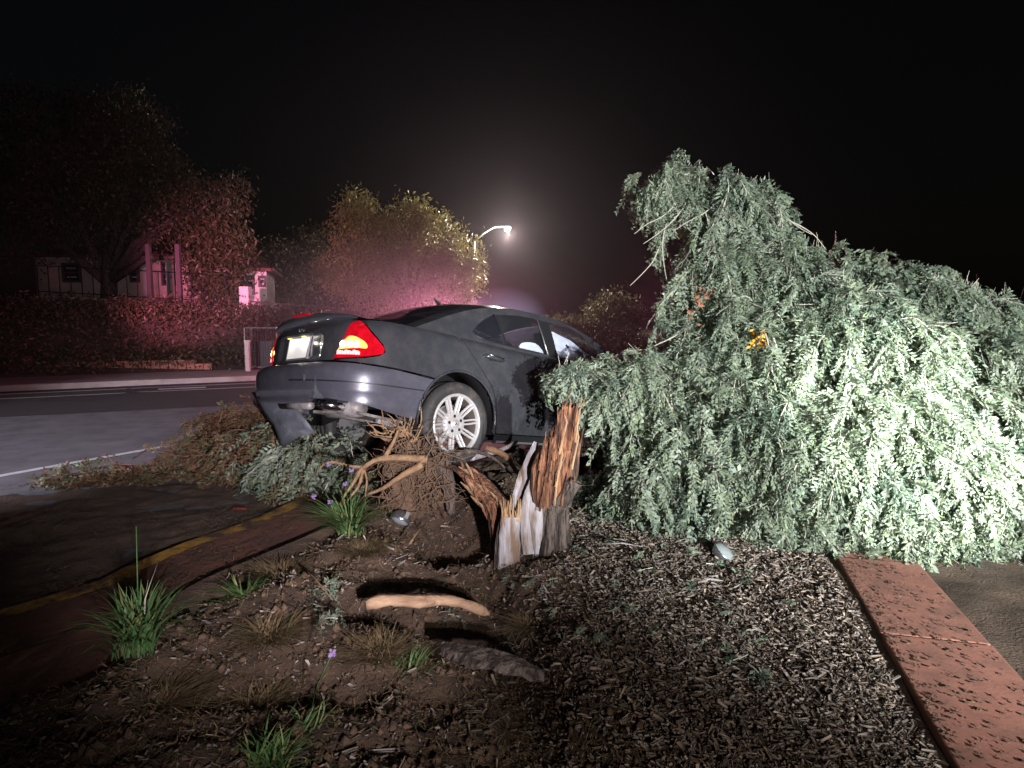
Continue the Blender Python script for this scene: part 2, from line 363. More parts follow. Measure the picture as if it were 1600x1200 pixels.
gx_, gy_ = np.meshgrid(np.linspace(-7.5, -.2, 240), np.linspace(3.2, 8.6, 180)); _pl = np.array([[-7.6, 5.3], [-4.4, 5.9], [-2.6, 6.5], [-1.3, 7.3], [0, 8.2]])
_yl = np.interp(gy_, [p.y for p in YELC[:41]], [p.x for p in YELC[:41]]); _cx = np.interp(gx_, _pl[:, 0], _pl[:, 1])
_m = np.clip((_cx + .25 - gy_) / .5, 0, 1) * np.clip((gx_ + 7.2) / 2.6, 0, 1); _z = -.045 + .062 * _m + .03 * fbm(gx_, gy_, 1.7, 4, .6) + .012 * fbm(gx_, gy_, 9, 3)
_z = np.where(gx_ > _yl + .1, -.75, _z); _i = (np.arange(179)[:, None] * 240 + np.arange(239)[None]).reshape(-1)
ds = indexed('dirt_spill', np.stack([gx_, gy_, _z], -1).reshape(-1, 3), np.stack([_i, _i + 1, _i + 241, _i + 240], 1), M['soil'], smooth=True); ds['kind'] = 'structure'
# far side: kerb, pavement, bank
ribbon('far_kerb', FARC, offs(FARC, .18), .13, M['conc'])
ribbon('far_kerb_face', FARC, FARC, (0, .13), M['conc'])
ribbon('pavement', offs(FARC, .185), offs(FARC, 2.6), .126, M['conc'])
def bankz(u, x):  # u metres beyond the pavement
    t = np.clip(u / 4.2, 0, 1); top = np.interp(x, [-40, -12, -8, -4, 2, 14], [1.55, 1.65, 1.35, 1.15, .8, .4])
    return .12 + top * (t * t * (3 - 2 * t))
FB = offs(FARC, 2.6); Vb = []; nb = 26
dense = [Vector((float(x), float(np.interp(x, [p.x for p in FB], [p.y for p in FB])))) for x in np.linspace(-55, 55, 140)]
for p in dense:
    for k in range(nb):
        u = (k / (nb - 1)) ** 1.6 * 60
        Vb.append((p.x, p.y + u, float(bankz(u, p.x) + .10 * vnoise(p.x, p.y + u, .8) * (k > 0))))
Vb = np.array(Vb); m_ = len(dense); ii = (np.arange(m_ - 1)[:, None] * nb + np.arange(nb - 1)[None]).reshape(-1)
hill = indexed('hillside_bank', Vb, np.stack([ii, ii + 1, ii + nb + 1, ii + nb], 1), M['ground'], smooth=True); hill['kind'] = 'structure'

# ------------------------------------------------------------------ foliage tools
def unit(v): return v / np.maximum(1e-9, np.linalg.norm(v, axis=-1, keepdims=True))
def ribbons(P, wd):
    """P (n,m,3) polylines -> crossed ribbon quads"""
    d = unit(np.diff(P, axis=1)); side = unit(np.cross(d, rng.normal(size=(P.shape[0], 1, 3)) + [0, 0, .01])) * wd
    a, b = P[:, :-1], P[:, 1:]
    return np.stack([a - side, a + side, b + side, b - side], 2).reshape(-1, 4, 3)
def strands(roots, dirs, length, steps=11, droop=.22, wander=.10, floor=None, fr_per=2, fl=.15, pairs=6, ll=.042, lw=.0078, keep=None):
    n = len(roots); st = (np.asarray(length) / steps)[:, None]; P = [roots]; d = unit(dirs)
    for i in range(steps):
        d = unit(d + np.array([0, 0, -droop]) + rng.normal(size=d.shape) * wander)
        p = P[-1] + d * st
        if floor is not None: p[:, 2] = np.maximum(p[:, 2], floor(p[:, 0], p[:, 1]) + .02 + rng.random(n) * .03)
        P.append(p)
    P = np.stack(P, 1); stems = ribbons(P, .0032)
    base = np.repeat(P[:, 1:], fr_per, 1).reshape(-1, 3); dd = np.repeat(unit(P[:, 1:] - P[:, :-1]), fr_per, 1).reshape(-1, 3)
    k = len(base); base = base + dd * (rng.random((k, 1)) - .5) * np.repeat(st, steps * fr_per, 0).reshape(k, 1)
    perp = unit(np.cross(dd, rng.normal(size=(k, 3))))
    fd = unit(dd * .75 + perp * .75 + np.array([0, 0, -.35])); L = fl * (.6 + .7 * rng.random((k, 1)))
    tip_t = (np.arange(pairs) + .6) / pairs
    axis = base[:, None] + fd[:, None] * (L[:, None] * tip_t[None, :, None]) + np.array([0, 0, -1]) * (.35 * L[:, None] * (tip_t ** 2)[None, :, None])
    fperp = unit(np.cross(fd, rng.normal(size=(k, 3)) * .6 + np.array([0, 0, 1.])))
    quad = []
    for s in (-1, 1):
        ld = unit(fd[:, None] * .75 + s * fperp[:, None] * .8 + np.array([0, 0, -.25]) + rng.normal(size=axis.shape) * .16)
        nrm = unit(np.cross(ld, np.cross(fd, fperp)[:, None] + rng.normal(size=axis.shape) * .35))
        l = ll * np.repeat(.6 + .7 * rng.random((k, 1, 1)), pairs, 1) * (.8 + .4 * rng.random((k, pairs, 1))); wv = nrm * (lw * (.7 + .6 * rng.random((k, pairs, 1))))
        quad.append(np.stack([axis, axis + ld * l * .45 + wv, axis + ld * l, axis + ld * l * .45 - wv], 2).reshape(-1, 4, 3))
    ax = np.stack([base, base + fd * L + np.array([0, 0, -.35]) * L], 1)
    return np.concatenate(quad), np.concatenate([stems, ribbons(ax, .0014)])
def leafobj(name, lq, sq, lm, sm, parent, clump=None):
    c = lq.mean(1); r = np.clip(rng.random(len(lq)) * .55 + .9 * (vnoise(c[:, 0] + c[:, 2] * .7, c[:, 1] + c[:, 2], 4.) + .22), 0, 1)
    allq = np.concatenate([lq, sq]); o = quads(name, allq, [lm, sm], parent, np.concatenate([r, np.zeros(len(sq))]))
    mi = np.zeros(len(allq), dtype=np.int32); mi[len(lq):] = 1; o.data.polygons.foreach_set('material_index', mi)
    return o
def blob_roots(blobs, n, shell=.75, front=True):
    """points near the outside of a union of ellipsoids, outward dirs"""
    wts = np.array([b[3] * b[3] for b in blobs]); wts /= wts.sum(); out = []; dr = []
    c = np.array([b[:3] for b in blobs]); r = np.array([b[3] for b in blobs])
    while len(out) < n:
        i = rng.choice(len(blobs), p=wts); v = unit(rng.normal(size=3)[None])[0]
        if front and v[1] > .35: continue
        p = c[i] + v * r[i] * (shell + (1.02 - shell) * rng.random() ** .5) * np.array([1, .8, 1])
        q = np.linalg.norm((p - c) / np.array([1, .8, 1]), axis=1) / r; q[i] = 9
        if shell > .5 and q.min() < .72: continue
        out.append(p); dr.append(v)
    return np.array(out), np.array(dr)

# ================================================================== THE CAR
CQ = (-1.0802, 5.6614, .3844, .7669, .1708, -.0962)
cy_, sy_, cp_, sp_, cr_, sr_ = math.cos(CQ[3]), math.sin(CQ[3]), math.cos(CQ[4]), math.sin(CQ[4]), math.cos(CQ[5]), math.sin(CQ[5])
RM = Matrix(((cy_, -sy_, 0), (sy_, cy_, 0), (0, 0, 1))) @ Matrix(((cp_, 0, sp_), (0, 1, 0), (-sp_, 0, cp_))) @ Matrix(((1, 0, 0), (0, cr_, -sr_), (0, sr_, cr_)))
car = empty('sedan_car', CQ[:3], label='dark grey four-door sedan crashed nose-down onto the uprooted tree, tail lights lit', cat='car')
car.rotation_euler = RM.to_euler()
def carw(p): return RM @ Vector(p) + Vector(CQ[:3])
CON = [(-1.085, 0), (-1.08, .25), (-1.055, .48), (-1.00, .66), (-.90, .79), (-.74, .862), (-.4, .892), (0, .902), (.5, .906), (1.5, .91), (2.5, .90), (3.05, .865), (3.38, .79), (3.58, .64), (3.68, .42), (3.72, .2), (3.725, 0)]
CP = resample(CON, 14); CS = np.concatenate([[0], np.cumsum([(CP[i + 1] - CP[i]).length for i in range(len(CP) - 1)])])
CX = np.array([p.x for p in CP]); CY = np.array([p.y for p in CP])
NXY = np.gradient(CX, CS), np.gradient(CY, CS); _l = np.hypot(*NXY); CNX = -NXY[1] / _l; CNY = NXY[0] / _l
if CNY[len(CNY) // 2] < 0: CNX, CNY = -CNX, -CNY
def sx(x): return float(np.interp(x, CX, CS))
def sy(y): i = int(np.argmax(CY > .86)); return float(np.interp(y, CY[:i], CS[:i]))
def ztop(s):
    x = np.interp(abs(s), CS, CX)
    return np.interp(x, [-1.08, -.9, -.5, 0, .5, 1.2, 2.2, 2.9, 3.4, 3.72], [1.05, 1.04, 1.04, 1.03, 1.005, .985, .975, .93, .84, .76])
def surf(s, z, mode='body', lift=0.):
    a = np.abs(s); sg = np.where(np.asarray(s) < 0, -1., 1.)
    x = np.interp(a, CS, CX); y = np.interp(a, CS, CY); nx_ = np.interp(a, CS, CNX); ny_ = np.interp(a, CS, CNY)
    side = np.interp(z, [.15, .24, .40, .60, .68, .80, .92, 1.05], [.055, .014, .002, 0, .004, .022, .042, .075])
    rear = np.interp(z, [.3, .69, .74, .85, .96, 1.05], [.10, .10, .105, .11, .125, .155])
    fr = np.interp(z, [.15, .3, .5, .7, .8], [.06, .01, 0, .04, .12])
    wr = 1 / (1 + np.exp((x + .78) / .05)); wf = 1 / (1 + np.exp((3.45 - x) / .05))
    off = side * (1 - wr) * (1 - wf) + rear * wr + fr * wf
    if mode == 'bumper':
        off = np.interp(z, [.28, .36, .43, .455, .47, .60, .655, .69, .71], [.05, .022, .004, .012, -.006, -.012, -.008, .012, .05])
        off = off + np.clip((x + .7) / .3, 0, 1) * .008
    elif mode == 'fbumper':
        off = np.interp(z, [.15, .2, .3, .5, .6, .68], [.05, .02, 0, -.01, .0, .04])
    else:
        zt = ztop(s); u = np.clip((z - (zt - .07)) / .07, 0, .999); off = off + .045 * (1 - np.sqrt(1 - u * u))
    off = off - lift
    return np.stack([x - nx_ * off, -(y - ny_ * off) * sg * 1., z + 0 * x], -1)   # s>0 is the right-hand side (y<0)
def inside(P, px, py):
    px = np.asarray(px); py = np.asarray(py); c = np.zeros(px.shape, bool); n = len(P)
    for i in range(n):
        x1, y1 = P[i]; x2, y2 = P[(i + 1) % n]
        if y1 == y2: continue
        t = ((y1 > py) != (y2 > py)) & (px < (x2 - x1) * (py - y1) / (y2 - y1) + x1); c ^= t
    return c
def densify(P, step):
    out = []
    for i in range(len(P)):
        a = Vector(P[i]); b = Vector(P[(i + 1) % len(P)]); k = max(1, int((b - a).length / step))
        out += [tuple(a.lerp(b, j / k)) for j in range(k)]
    return out
def smoothpoly(P, n=5): return [tuple(p) for p in resample(list(P) + [P[0]], n)[:-1]] if n else list(P)
def patch(name, poly, fn, mt, parent, step=.035, holes=(), thick=.012, inward=None, smooth=True):
    B = densify(poly, step); H = [densify(h, step) for h in holes]
    xs = [p[0] for p in B]; ys = [p[1] for p in B]
    gx, gy = np.meshgrid(np.arange(min(xs) + step / 2, max(xs), step), np.arange(min(ys) + step / 2, max(ys), step)); gx = gx.ravel(); gy = gy.ravel()
    ok = inside(B, gx, gy)
    for h in H: ok &= ~inside(h, gx, gy)
    gx, gy = gx[ok], gy[ok]; bb = np.array(B + [p for h in H for p in h])
    if len(gx):
        d = np.sqrt(((gx[:, None] - bb[None, :, 0]) ** 2 + (gy[:, None] - bb[None, :, 1]) ** 2).min(1)); gx, gy = gx[d > step * .45], gy[d > step * .45]
    vv = [Vector(p) for p in bb.tolist()] + [Vector((a, b)) for a, b in zip(gx, gy)]; ee = []; o = 0
    for L in [B] + H:
        ee += [(o + i, o + (i + 1) % len(L)) for i in range(len(L))]; o += len(L)
    v, e, f, *_ = delaunay_2d_cdt(vv, ee, [], 0, 1e-6)
    v2 = np.array([[p.x, p.y] for p in v]); f = np.array([t for t in f if len(t) == 3]); c = v2[f].mean(1)
    ok = inside(B, c[:, 0], c[:, 1])
    for h in H: ok &= ~inside(h, c[:, 0], c[:, 1])
    f = f[ok]; V3 = fn(v2[:, 0], v2[:, 1])
    bm = bmesh.new(); bv = [bm.verts.new(p) for p in V3.tolist()]
    for t in f:
        try: bm.faces.new([bv[i] for i in t])
        except ValueError: pass
    for q in [q for q in bm.verts if not q.link_faces]: bm.verts.remove(q)
    bmesh.ops.recalc_face_normals(bm, faces=bm.faces)
    if thick:
        be = [e for e in bm.edges if e.is_boundary]
        cen = Vector(inward) if inward is not None else Vector((1.3, 0, .6))
        r = bmesh.ops.extrude_edge_only(bm, edges=be)
        for q in r['geom']:
            if isinstance(q, bmesh.types.BMVert):
                c2 = Vector((min(max(q.co.x, -.2), 2.6), 0, .6)); q.co += (c2 - q.co).normalized() * thick
    me = bpy.data.meshes.new(name); bm.to_mesh(me); bm.free()
    ob = link(name, me, mt, parent, smooth)
    try: me.set_sharp_from_angle(angle=R_(40))
    except Exception: pass
    return ob
def mir(P): return [(-a, b) for a, b in P][::-1]
def both(name, poly, fn, mt, parent, sides=(1, -1), **k):
    return [patch(name, poly if s > 0 else mir(poly), fn, mt, parent, **k) for s in sides]
def arch(cx, rad, a0, a1, n=14, cz=.336): return [(sx(cx + rad * math.cos(a)), cz + rad * math.sin(a)) for a in np.linspace(a0, a1, n)]
body = lambda s, z: surf(s, z); AR = .392; WB = 2.854
# rear bumper, one mesh across the tail
bt = [(sx(-.31), .64)]; right = [(0, .705), (sy(.5), .70), (sx(-.9), .69), (sx(-.6), .67), (sx(-.285), .635)]
ar = [p for p in arch(0, AR, R_(131), R_(183), 9)]
low = [(sx(-.60), .345), (sx(-.85), .40), (sy(.62), .43), (sy(.45), .425), (sy(.40), .39), (0, .385)]
rp_ = right + ar + low; full = rp_ + [(-a, b) for a, b in rp_[::-1]][1:-1]
bumper = patch('rear_bumper', full, lambda s, z: surf(s, z, 'bumper'), M['bumper'], car, step=.03, thick=.05)
patch('crease_strip', [(sy(.15), .572), (sx(-.36), .545), (sx(-.36), .535), (sy(.15), .560)], lambda s, z: surf(s, z, 'bumper', .004), M['trim'], bumper, step=.05, thick=0)
for s_ in (-.30, .38):
    patch('parking_sensor', smoothpoly([(s_ - .014, .60), (s_ - .014, .56), (s_ + .014, .56), (s_ + .014, .60)], 3), lambda s, z: surf(s, z, 'bumper', .005), M['rimdark'] if s_ < 0 else M['metal'], bumper, step=.02, thick=0)
patch('tear', [(.50, .60), (.515, .60), (.53, .50), (.60, .425), (.48, .425), (.50, .50)], lambda s, z: surf(s, z, 'bumper', .004), M['plastic'], bumper, step=.03, thick=0)
# lid face, lamps
lidp = [(0, .725), (sy(.545), .725), (sy(.60), .82), (sy(.665), .93), (sy(.70), 1.045), (0, 1.052)]
lid = patch('boot_lid', lidp + [(-a, b) for a, b in lidp[::-1]][1:-1], lambda s, z: surf(s, z, lift=np.where(np.abs(z - .84) < .085, -.018, 0) * (np.abs(s) < .36)), M['paint'], car, step=.03)
lampP = [(sy(.555), .735), (sy(.61), .82), (sy(.66), .93), (sx(-.985), 1.005), (sx(-.935), 1.032), (sx(-.875), 1.0), (sx(-.79), .92), (sx(-.72), .845), (sx(-.705), .80), (sx(-.74), .775), (sx(-.85), .755), (sy(.66), .74)]
for s in (1, -1):
    P = smoothpoly(lampP, 4); P = P if s > 0 else mir(P)
    tl = patch('tail_light', P, lambda a, b: surf(a, b, lift=.006), M['redlens'], car, step=.03)
    in1 = smoothpoly([(sy(.60), .80), (sy(.66), .875), (sx(-.975), .905), (sx(-.92), .895), (sx(-.85), .855), (sx(-.84), .815), (sx(-.92), .815)], 4)
    patch('indicator_lens', in1 if s > 0 else mir(in1), lambda a, b: surf(a, b, lift=.011), M['amberlens'], tl, step=.03, thick=0)
    for q in (.66, .735, .805):
        c = q * 1.0; pb = smoothpoly([(c + .034 * math.cos(t), .843 + .026 * math.sin(t)) for t in np.linspace(0, 2 * math.pi, 9)[:-1]], 0)
        patch('bulb', pb if s > 0 else mir(pb), lambda a, b: surf(a, b, lift=.016), M['bulb'], tl, step=.03, thick=0)
    for k in range(9):
        c = .60 + k * .028; pb = [(c, .765), (c + .022, .765), (c + .022, .80 - .008 * (k % 3)), (c, .795)]
        patch('reflector_cell', pb if s > 0 else mir(pb), lambda a, b: surf(a, b, lift=.012), M['bulbpink'], tl, step=.05, thick=0)
# quarter panels
q_rear = [(sx(-.30), .655), (sx(-.6), .685), (sx(-.9), .71), (sy(.56), .722), (sx(-.85), .742), (sx(-.74), .762), (sx(-.692), .797), (sx(-.71), .852), (sx(-.78), .93), (sx(-.865), 1.01), (sx(-.935), 1.04), (sx(-.5), 1.038), (sx(0), 1.028), (sx(.05), .985), (sx(.13), .88), (sx(.24), .75), (sx(.335), .64), (sx(.385), .53), (sx(.41), .40), (sx(.415), .24)]
both('quarter_panel', q_rear + [(sx(.40), .24)] + arch(0, AR, R_(-12), R_(128), 20), body, M['paint'], car)
both('rear_door', [(sx(.06), 1.02), (sx(.065), .98), (sx(.14), .885), (sx(.25), .755), (sx(.347), .643), (sx(.397), .53), (sx(.422), .40), (sx(.43), .25), (sx(1.13), .25), (sx(1.17), .99), (sx(.6), 1.0)], body, M['paint'], car)
both('front_door', [(sx(1.18), .985), (sx(1.14), .25), (sx(2.22), .25), (sx(2.26), .97)], body, M['paint'], car)
both('front_wing', [(sx(2.27), .965), (sx(2.23), .25), (sx(2.45), .25)] + arch(WB, AR, R_(192), R_(20), 20) + [(sx(3.35), .62), (sx(3.42), .80), (sx(2.9), .915)], body, M['paint'], car)
fbp = [(sx(3.23), .40), (sx(3.36), .61), (sx(3.60), .60), (sx(3.72), .56), (sx(3.72), .22), (sx(3.3), .22)]
fr_ = [(CS[-1], .60), (sx(3.55), .62), (sx(3.37), .61), (sx(3.24), .42), (sx(3.28), .22), (CS[-1], .20)]
fb_all = fr_
for s in (1, -1): patch('front_bumper', fr_ if s > 0 else mir(fr_), lambda a, b: surf(a, b, 'fbumper'), M['bumper'], car)
for s in (1, -1):
    hp = smoothpoly([(sx(3.45), .63), (sx(3.62), .64), (sx(3.64), .72), (sx(3.5), .76), (sx(3.42), .72)], 3)
    patch('headlight', hp if s > 0 else mir(hp), body, M['lamplens'], car)
    gp = [(sx(3.69), .62), (CS[-1], .62), (CS[-1], .745), (sx(3.70), .745)]
    patch('grille', gp if s > 0 else mir(gp), body, M['chrome'], car)
both('sill', [(sx(.43), .165), (sx(2.43), .165), (sx(2.43), .24), (sx(.42), .24)], body, M['trim'], car)
both('sill_strip', [(sx(.46), .17), (sx(2.3), .17), (sx(2.3), .186), (sx(.46), .186)], lambda a, b: surf(a, b, lift=.006), M['metal'], car, thick=.03)
for x0, x1 in ((.47, 1.09), (1.19, 2.18)):
    both('rub_strip', [(sx(x0), .575), (sx(x0 + .015), .56), (sx(x1), .555), (sx(x1), .60), (sx(x0 + .015), .605), (sx(x0), .592)], lambda a, b: surf(a, b, lift=.012), M['paint'], car, thick=.02)
# arch lips + liners
for cx in (0, WB):
    for sg in (-1, 1):
        mb = MB(); L = []
        for a in np.linspace(R_(-8), R_(178), 26):
            p = surf(np.array([sx(cx + (AR + .004) * math.cos(a)) * -sg]), np.array([.336 + (AR + .004) * math.sin(a)]), lift=.006)[0]; L.append(tuple(p))
        mb.tube(L, .011, 6).build('arch_lip', M['paint'], car, True)
        mb = MB(); n = 18; prof = []
        for i in range(n + 1):
            a = R_(-15) + R_(210) * i / n
            for yy_ in (.875, .60): mb.v.append((cx + (AR + .002) * math.cos(a), sg * yy_, .336 + (AR + .002) * math.sin(a)))
        for i in range(n): mb.f.append((2 * i, 2 * i + 1, 2 * i + 3, 2 * i + 2))
        b0 = len(mb.v); mb.v.append((cx, sg * .6, .4)); mb.f += [(b0, 2 * i + 1, 2 * i + 3) for i in range(n)]
        mb.build('wheel_arch_liner', M['trim'], car, True)
# tops: boot deck, bonnet, cowl
def deck(name, x0, x1, crown, nxx, mt, y_in=0, lift=0, ny_=20, rise=None):
    V = []; Fc = []
    for i in range(nxx + 1):
        x = x0 + (x1 - x0) * i / nxx; s = sx(x) if x > -.95 else None
        p = surf(np.array([sx(max(x, -1.06))]), np.array([float(ztop(sx(max(x, -1.06)))) - .001]))[0]; yw = abs(p[1])
        for j in range(ny_ + 1):
            v = -1 + 2 * j / ny_; V.append((x, v * yw, p[2] + crown(x) * (1 - abs(v) ** 2.2) + lift))
    for i in range(nxx):
        for j in range(ny_): a = i * (ny_ + 1) + j; Fc.append((a, a + ny_ + 1, a + ny_ + 2, a + 1))
    me = bpy.data.meshes.new(name); me.from_pydata(V, [], Fc); me.update(); return link(name, me, mt, car, True)
# boot deck follows the curved tail in plan
V = []; Fc = []; nA, nB = 20, 28
for i in range(nA + 1):
    t = i / nA
    for j in range(nB + 1):
        v = -1 + 2 * j / nB; yy_ = v * .80
        xr = -.948 + .085 * abs(v) ** 2.6; xx = xr + (-.15 - xr) * t
        wlim = abs(surf(np.array([sx(max(xx, -.9))]), np.array([1.035]))[0][1]); yv = v * min(wlim, .70 + .12 * min(1, t * 5))
        z = 1.045 + (.055 + .02 * t) * (1 - abs(v) ** 2.2) + .012 * math.exp(-(t / .05) ** 2) - .012 * abs(v) * t
        V.append((xx, yv, z))
for i in range(nA):
    for j in range(nB): a = i * (nB + 1) + j; Fc.append((a, a + nB + 1, a + nB + 2, a + 1))
me = bpy.data.meshes.new('boot_deck'); me.from_pydata(V, [], Fc); me.update(); link('boot_deck', me, M['paint'], car, True)
# lip that closes boot deck to boot lid
V = []; Fc = []
for j in range(nB + 1):
    v = -1 + 2 * j / nB; yv = v * .80; s = np.array([sy(min(abs(yv), .74)) * (-1 if v > 0 else 1)])
    p = surf(s, np.array([1.04]))[0]; xr = -.948 + .085 * abs(v) ** 2.6
    V += [(xr, v * .70, 1.045 + .055 * (1 - abs(v) ** 2.2) + .012), (min(xr, p[0]) - .006, v * .70, 1.045 + .03 * (1 - abs(v) ** 2.2)), (p[0] if abs(v) < .9 else xr, v * .70, 1.035)]
for j in range(nB):
    a = 3 * j; Fc += [(a, a + 1, a + 4, a + 3), (a + 1, a + 2, a + 5, a + 4)]
me = bpy.data.meshes.new('boot_lip'); me.from_pydata(V, [], Fc); me.update(); link('boot_lip', me, M['paint'], car, True)
deck('bonnet', 2.25, 3.60, lambda x: .085 * min(1, (3.75 - x) / .5), 18, M['paint'])
# greenhouse
RX = [-.42, -.2, 0, .3, .6, .9, 1.2, 1.5, 1.8, 2.1, 2.42]; RZ = [1.03, 1.125, 1.215, 1.325, 1.395, 1.43, 1.435, 1.42, 1.36, 1.24, 1.02]
_rp = resample([(a, b) for a, b in zip(RX, RZ)], 8)
def rail(x): return np.interp(x, [p.x for p in _rp], [p.y for p in _rp])
def gy(z): return .785 - .42 * (z - 1.0)
def crownz(x): return np.interp(x, [-.42, -.1, .4, 1.1, 1.7, 2.2, 2.42], [.055, .07, .085, .075, .085, .085, .06])
def bow(x, v): return (1 - v * v)
def ghouse(name, x0, x1, v0, mt, nxx=14, lift=0., nv=16):
    V = []; Fc = []
    for i in range(nxx + 1):
        x = x0 + (x1 - x0) * i / nxx
        for j in range(nv + 1):
            v = v0[0] + (v0[1] - v0[0]) * j / nv; z = rail(x) + crownz(x) * (1 - abs(v) ** 2.4) + lift
            shift = -.13 * (1 - v * v) * (1 / (1 + math.exp((x - .35) * 8))) + .16 * (1 - v * v) * (1 / (1 + math.exp((1.95 - x) * 8)))
            V.append((x + shift, v * gy(rail(x)) * 1.0, z))
    for i in range(nxx):
        for j in range(nv): a = i * (nv + 1) + j; Fc.append((a, a + nv + 1, a + nv + 2, a + 1))
    me = bpy.data.meshes.new(name); me.from_pydata(V, [], Fc); me.update(); return link(name, me, mt, car, True)
ghouse('roof', .36, 1.72, (-1, 1), M['paint'], 20)
for s in ((-1, -.86), (.86, 1)):
    ghouse('rear_pillar_top', -.42, .36, s, M['paint'], 12, nv=3); ghouse('windscreen_pillar', 1.72, 2.42, s, M['paint'], 10, nv=3)
ghouse('rear_window', -.42, .352, (-.855, .855), M['glass'], 12, -.003); ghouse('windscreen', 1.728, 2.42, (-.855, .855), M['glass'], 12, -.003)
for s in (-.12, .12): pass
win1 = smoothpoly([(.22, 1.105), (.285, 1.062), (.42, 1.05), (.575, 1.045), (.565, 1.18), (.545, 1.318), (.50, 1.30), (.34, 1.21)], 3)
win2 = [(.615, 1.043), (1.10, 1.018), (1.135, 1.02), (1.115, 1.37), (1.06, 1.376), (.85, 1.366), (.585, 1.325)]
win3 = [(1.29, 1.01), (2.12, 1.005), (2.10, 1.08), (1.90, 1.24), (1.74, 1.335), (1.62, 1.368), (1.30, 1.372)]
gl = lambda sg, o=0.: (lambda x, z: np.stack([x, sg * (gy(z) - o + .012 * np.cos((x - 1.1) * 1.1)), z + 0 * x], -1))
for sg in (-1, 1):
    belt = [(x, float(ztop(sx(x))) - .02) for x in (2.42, 2.0, 1.5, 1.0, .5, .1, -.2, -.40)]
    top = [(x, float(rail(x))) for x in np.linspace(-.40, 2.40, 24)]
    patch('pillar_frame', belt + top, gl(sg), M['paint'], car, holes=[win1, win2, win3], thick=0, step=.04)
    patch('quarter_window', win1, gl(sg, .012), M['glass'], car, thick=0)
    patch('rear_door_window', win2, gl(sg, .012), M['clearglass'] if sg < 0 else M['glass'], car, thick=0)
    patch('front_door_window', win3, gl(sg, .012), M['clearglass'] if sg < 0 else M['glass'], car, thick=0)
    patch('black_pillar_cover', [(1.145, 1.01), (1.275, 1.0), (1.285, 1.375), (1.125, 1.372)], gl(sg, -.004), M['trim'], car, thick=0)
    patch('window_divider', [(.578, 1.03), (.612, 1.03), (.583, 1.325), (.55, 1.32)], gl(sg, -.003), M['trim'], car, thick=0)
    MB().tube([tuple(gl(sg, -.004)(np.array([x]), np.array([float(np.interp(x, [.2, .3, .6, 2.2], [1.09, 1.052, 1.037, 1.0]))]))[0]) for x in np.linspace(.24, 2.2, 22)], .006, 5).build('belt_trim', M['trim'], car, True)
    MB().tube([tuple(gl(sg, -.005)(np.array([x]), np.array([z]))[0]) for x, z in ((1.142, 1.02), (1.136, 1.2), (1.122, 1.375))], .005, 5).build('door_frame_edge', M['metal'], car, True)
    for hx in (.37, 1.42):
        c = surf(np.array([-sg * sx(hx)]), np.array([.885]))[0]
        mb = MB(); P = [(c[0] - .11, c[1], c[2] + .008), (c[0] - .09, c[1] + sg * .03, c[2] + .008), (c[0], c[1] + sg * .038, c[2]), (c[0] + .09, c[1] + sg * .03, c[2] - .008), (c[0] + .11, c[1], c[2] - .008)]
        h = mb.tube(P, [.013, .016, .018, .016, .013], 8).build('door_handle', M['paint'], car, True)
        MB().tube([(p[0], p[1] + sg * .012, p[2] + .014) for p in P[1:4]], .0045, 6).build('chrome_strip', M['chrome'], h, True)
        mb = MB().lathe([(.0, 0), (.03, .0), (.036, .004)], 'y', (c[0] + .02, c[1], c[2] - .005), 16)
        MB().box((c[0] + .02, c[1] + sg * .002, c[2] - .012), (.15, .004, .05)).build('handle_recess', M['trim'], h)
    mc = surf(np.array([-sg * sx(2.1)]), np.array([.97]))[0]
    mb = MB().lathe([(0, -.10), (.05, -.09), (.075, -.03), (.08, .06), (.07, .09), (0, .092)], 'y', (mc[0] + .02, mc[1] + sg * .09, 1.04), 14); mb.build('door_mirror', M['paint'], car, True)
# antenna and third brake lamp
MB().tube([(.42, 0, 1.445 + .02), (.36, 0, 1.50), (.35, 0, 1.515)], [.02, .01, .004], 6).build('roof_antenna', M['trim'], car, True)
MB().box((-.952, .02, 1.112), (.03, .26, .014)).build('high_brake_light', M['redlens'], car)
# emblem
lx = float(surf(np.array([0.]), np.array([1.0]))[0][0])
mb = MB(); L = [(lx - .008, .038 * math.cos(a), .985 + .038 * math.sin(a)) for a in np.linspace(0, 2 * math.pi, 21)]; mb.tube(L, .004, 6, cap=False)
for k in range(3):
    a = math.pi / 2 + k * 2 * math.pi / 3; mb.tube([(lx - .009, 0, .985), (lx - .008, .036 * math.cos(a), .985 + .036 * math.sin(a))], [.007, .001], 5)
mb.build('star_emblem', M['chrome'], car, True)
# number plate with frame, lamps, chrome bar
px_ = float(surf(np.array([0.]), np.array([.84]))[0][0])
MB().box((px_ + .012, 0, .84), (.008, .34, .165), rot=(0, R_(6), 0)).build('number_plate', M['plate'], car)
fr = MB()
for yy_ in (-.175, .175): fr.box((px_ + .010, yy_, .84), (.014, .014, .175), rot=(0, R_(6), 0))
for zz in (.75, .93): fr.box((px_ + .010 - (zz - .84) * -.1, 0, zz), (.014, .36, .012), rot=(0, R_(6), 0))
fr.build('plate_frame', M['metal'], car)
MB().box((px_ - .012, 0, .935), (.035, .50, .018)).build('boot_handle_bar', M['trim'], car)
for yy_ in (-.12, .12):
    MB().box((px_ - .010, yy_, .923), (.02, .05, .006)).build('plate_lamp', M['amberlens'], car)
    l = lamp('plate_lamp_light', 'POINT', (px_ - .055, yy_, .905), None, .35, (1, .93, .8), .01); l.parent = car
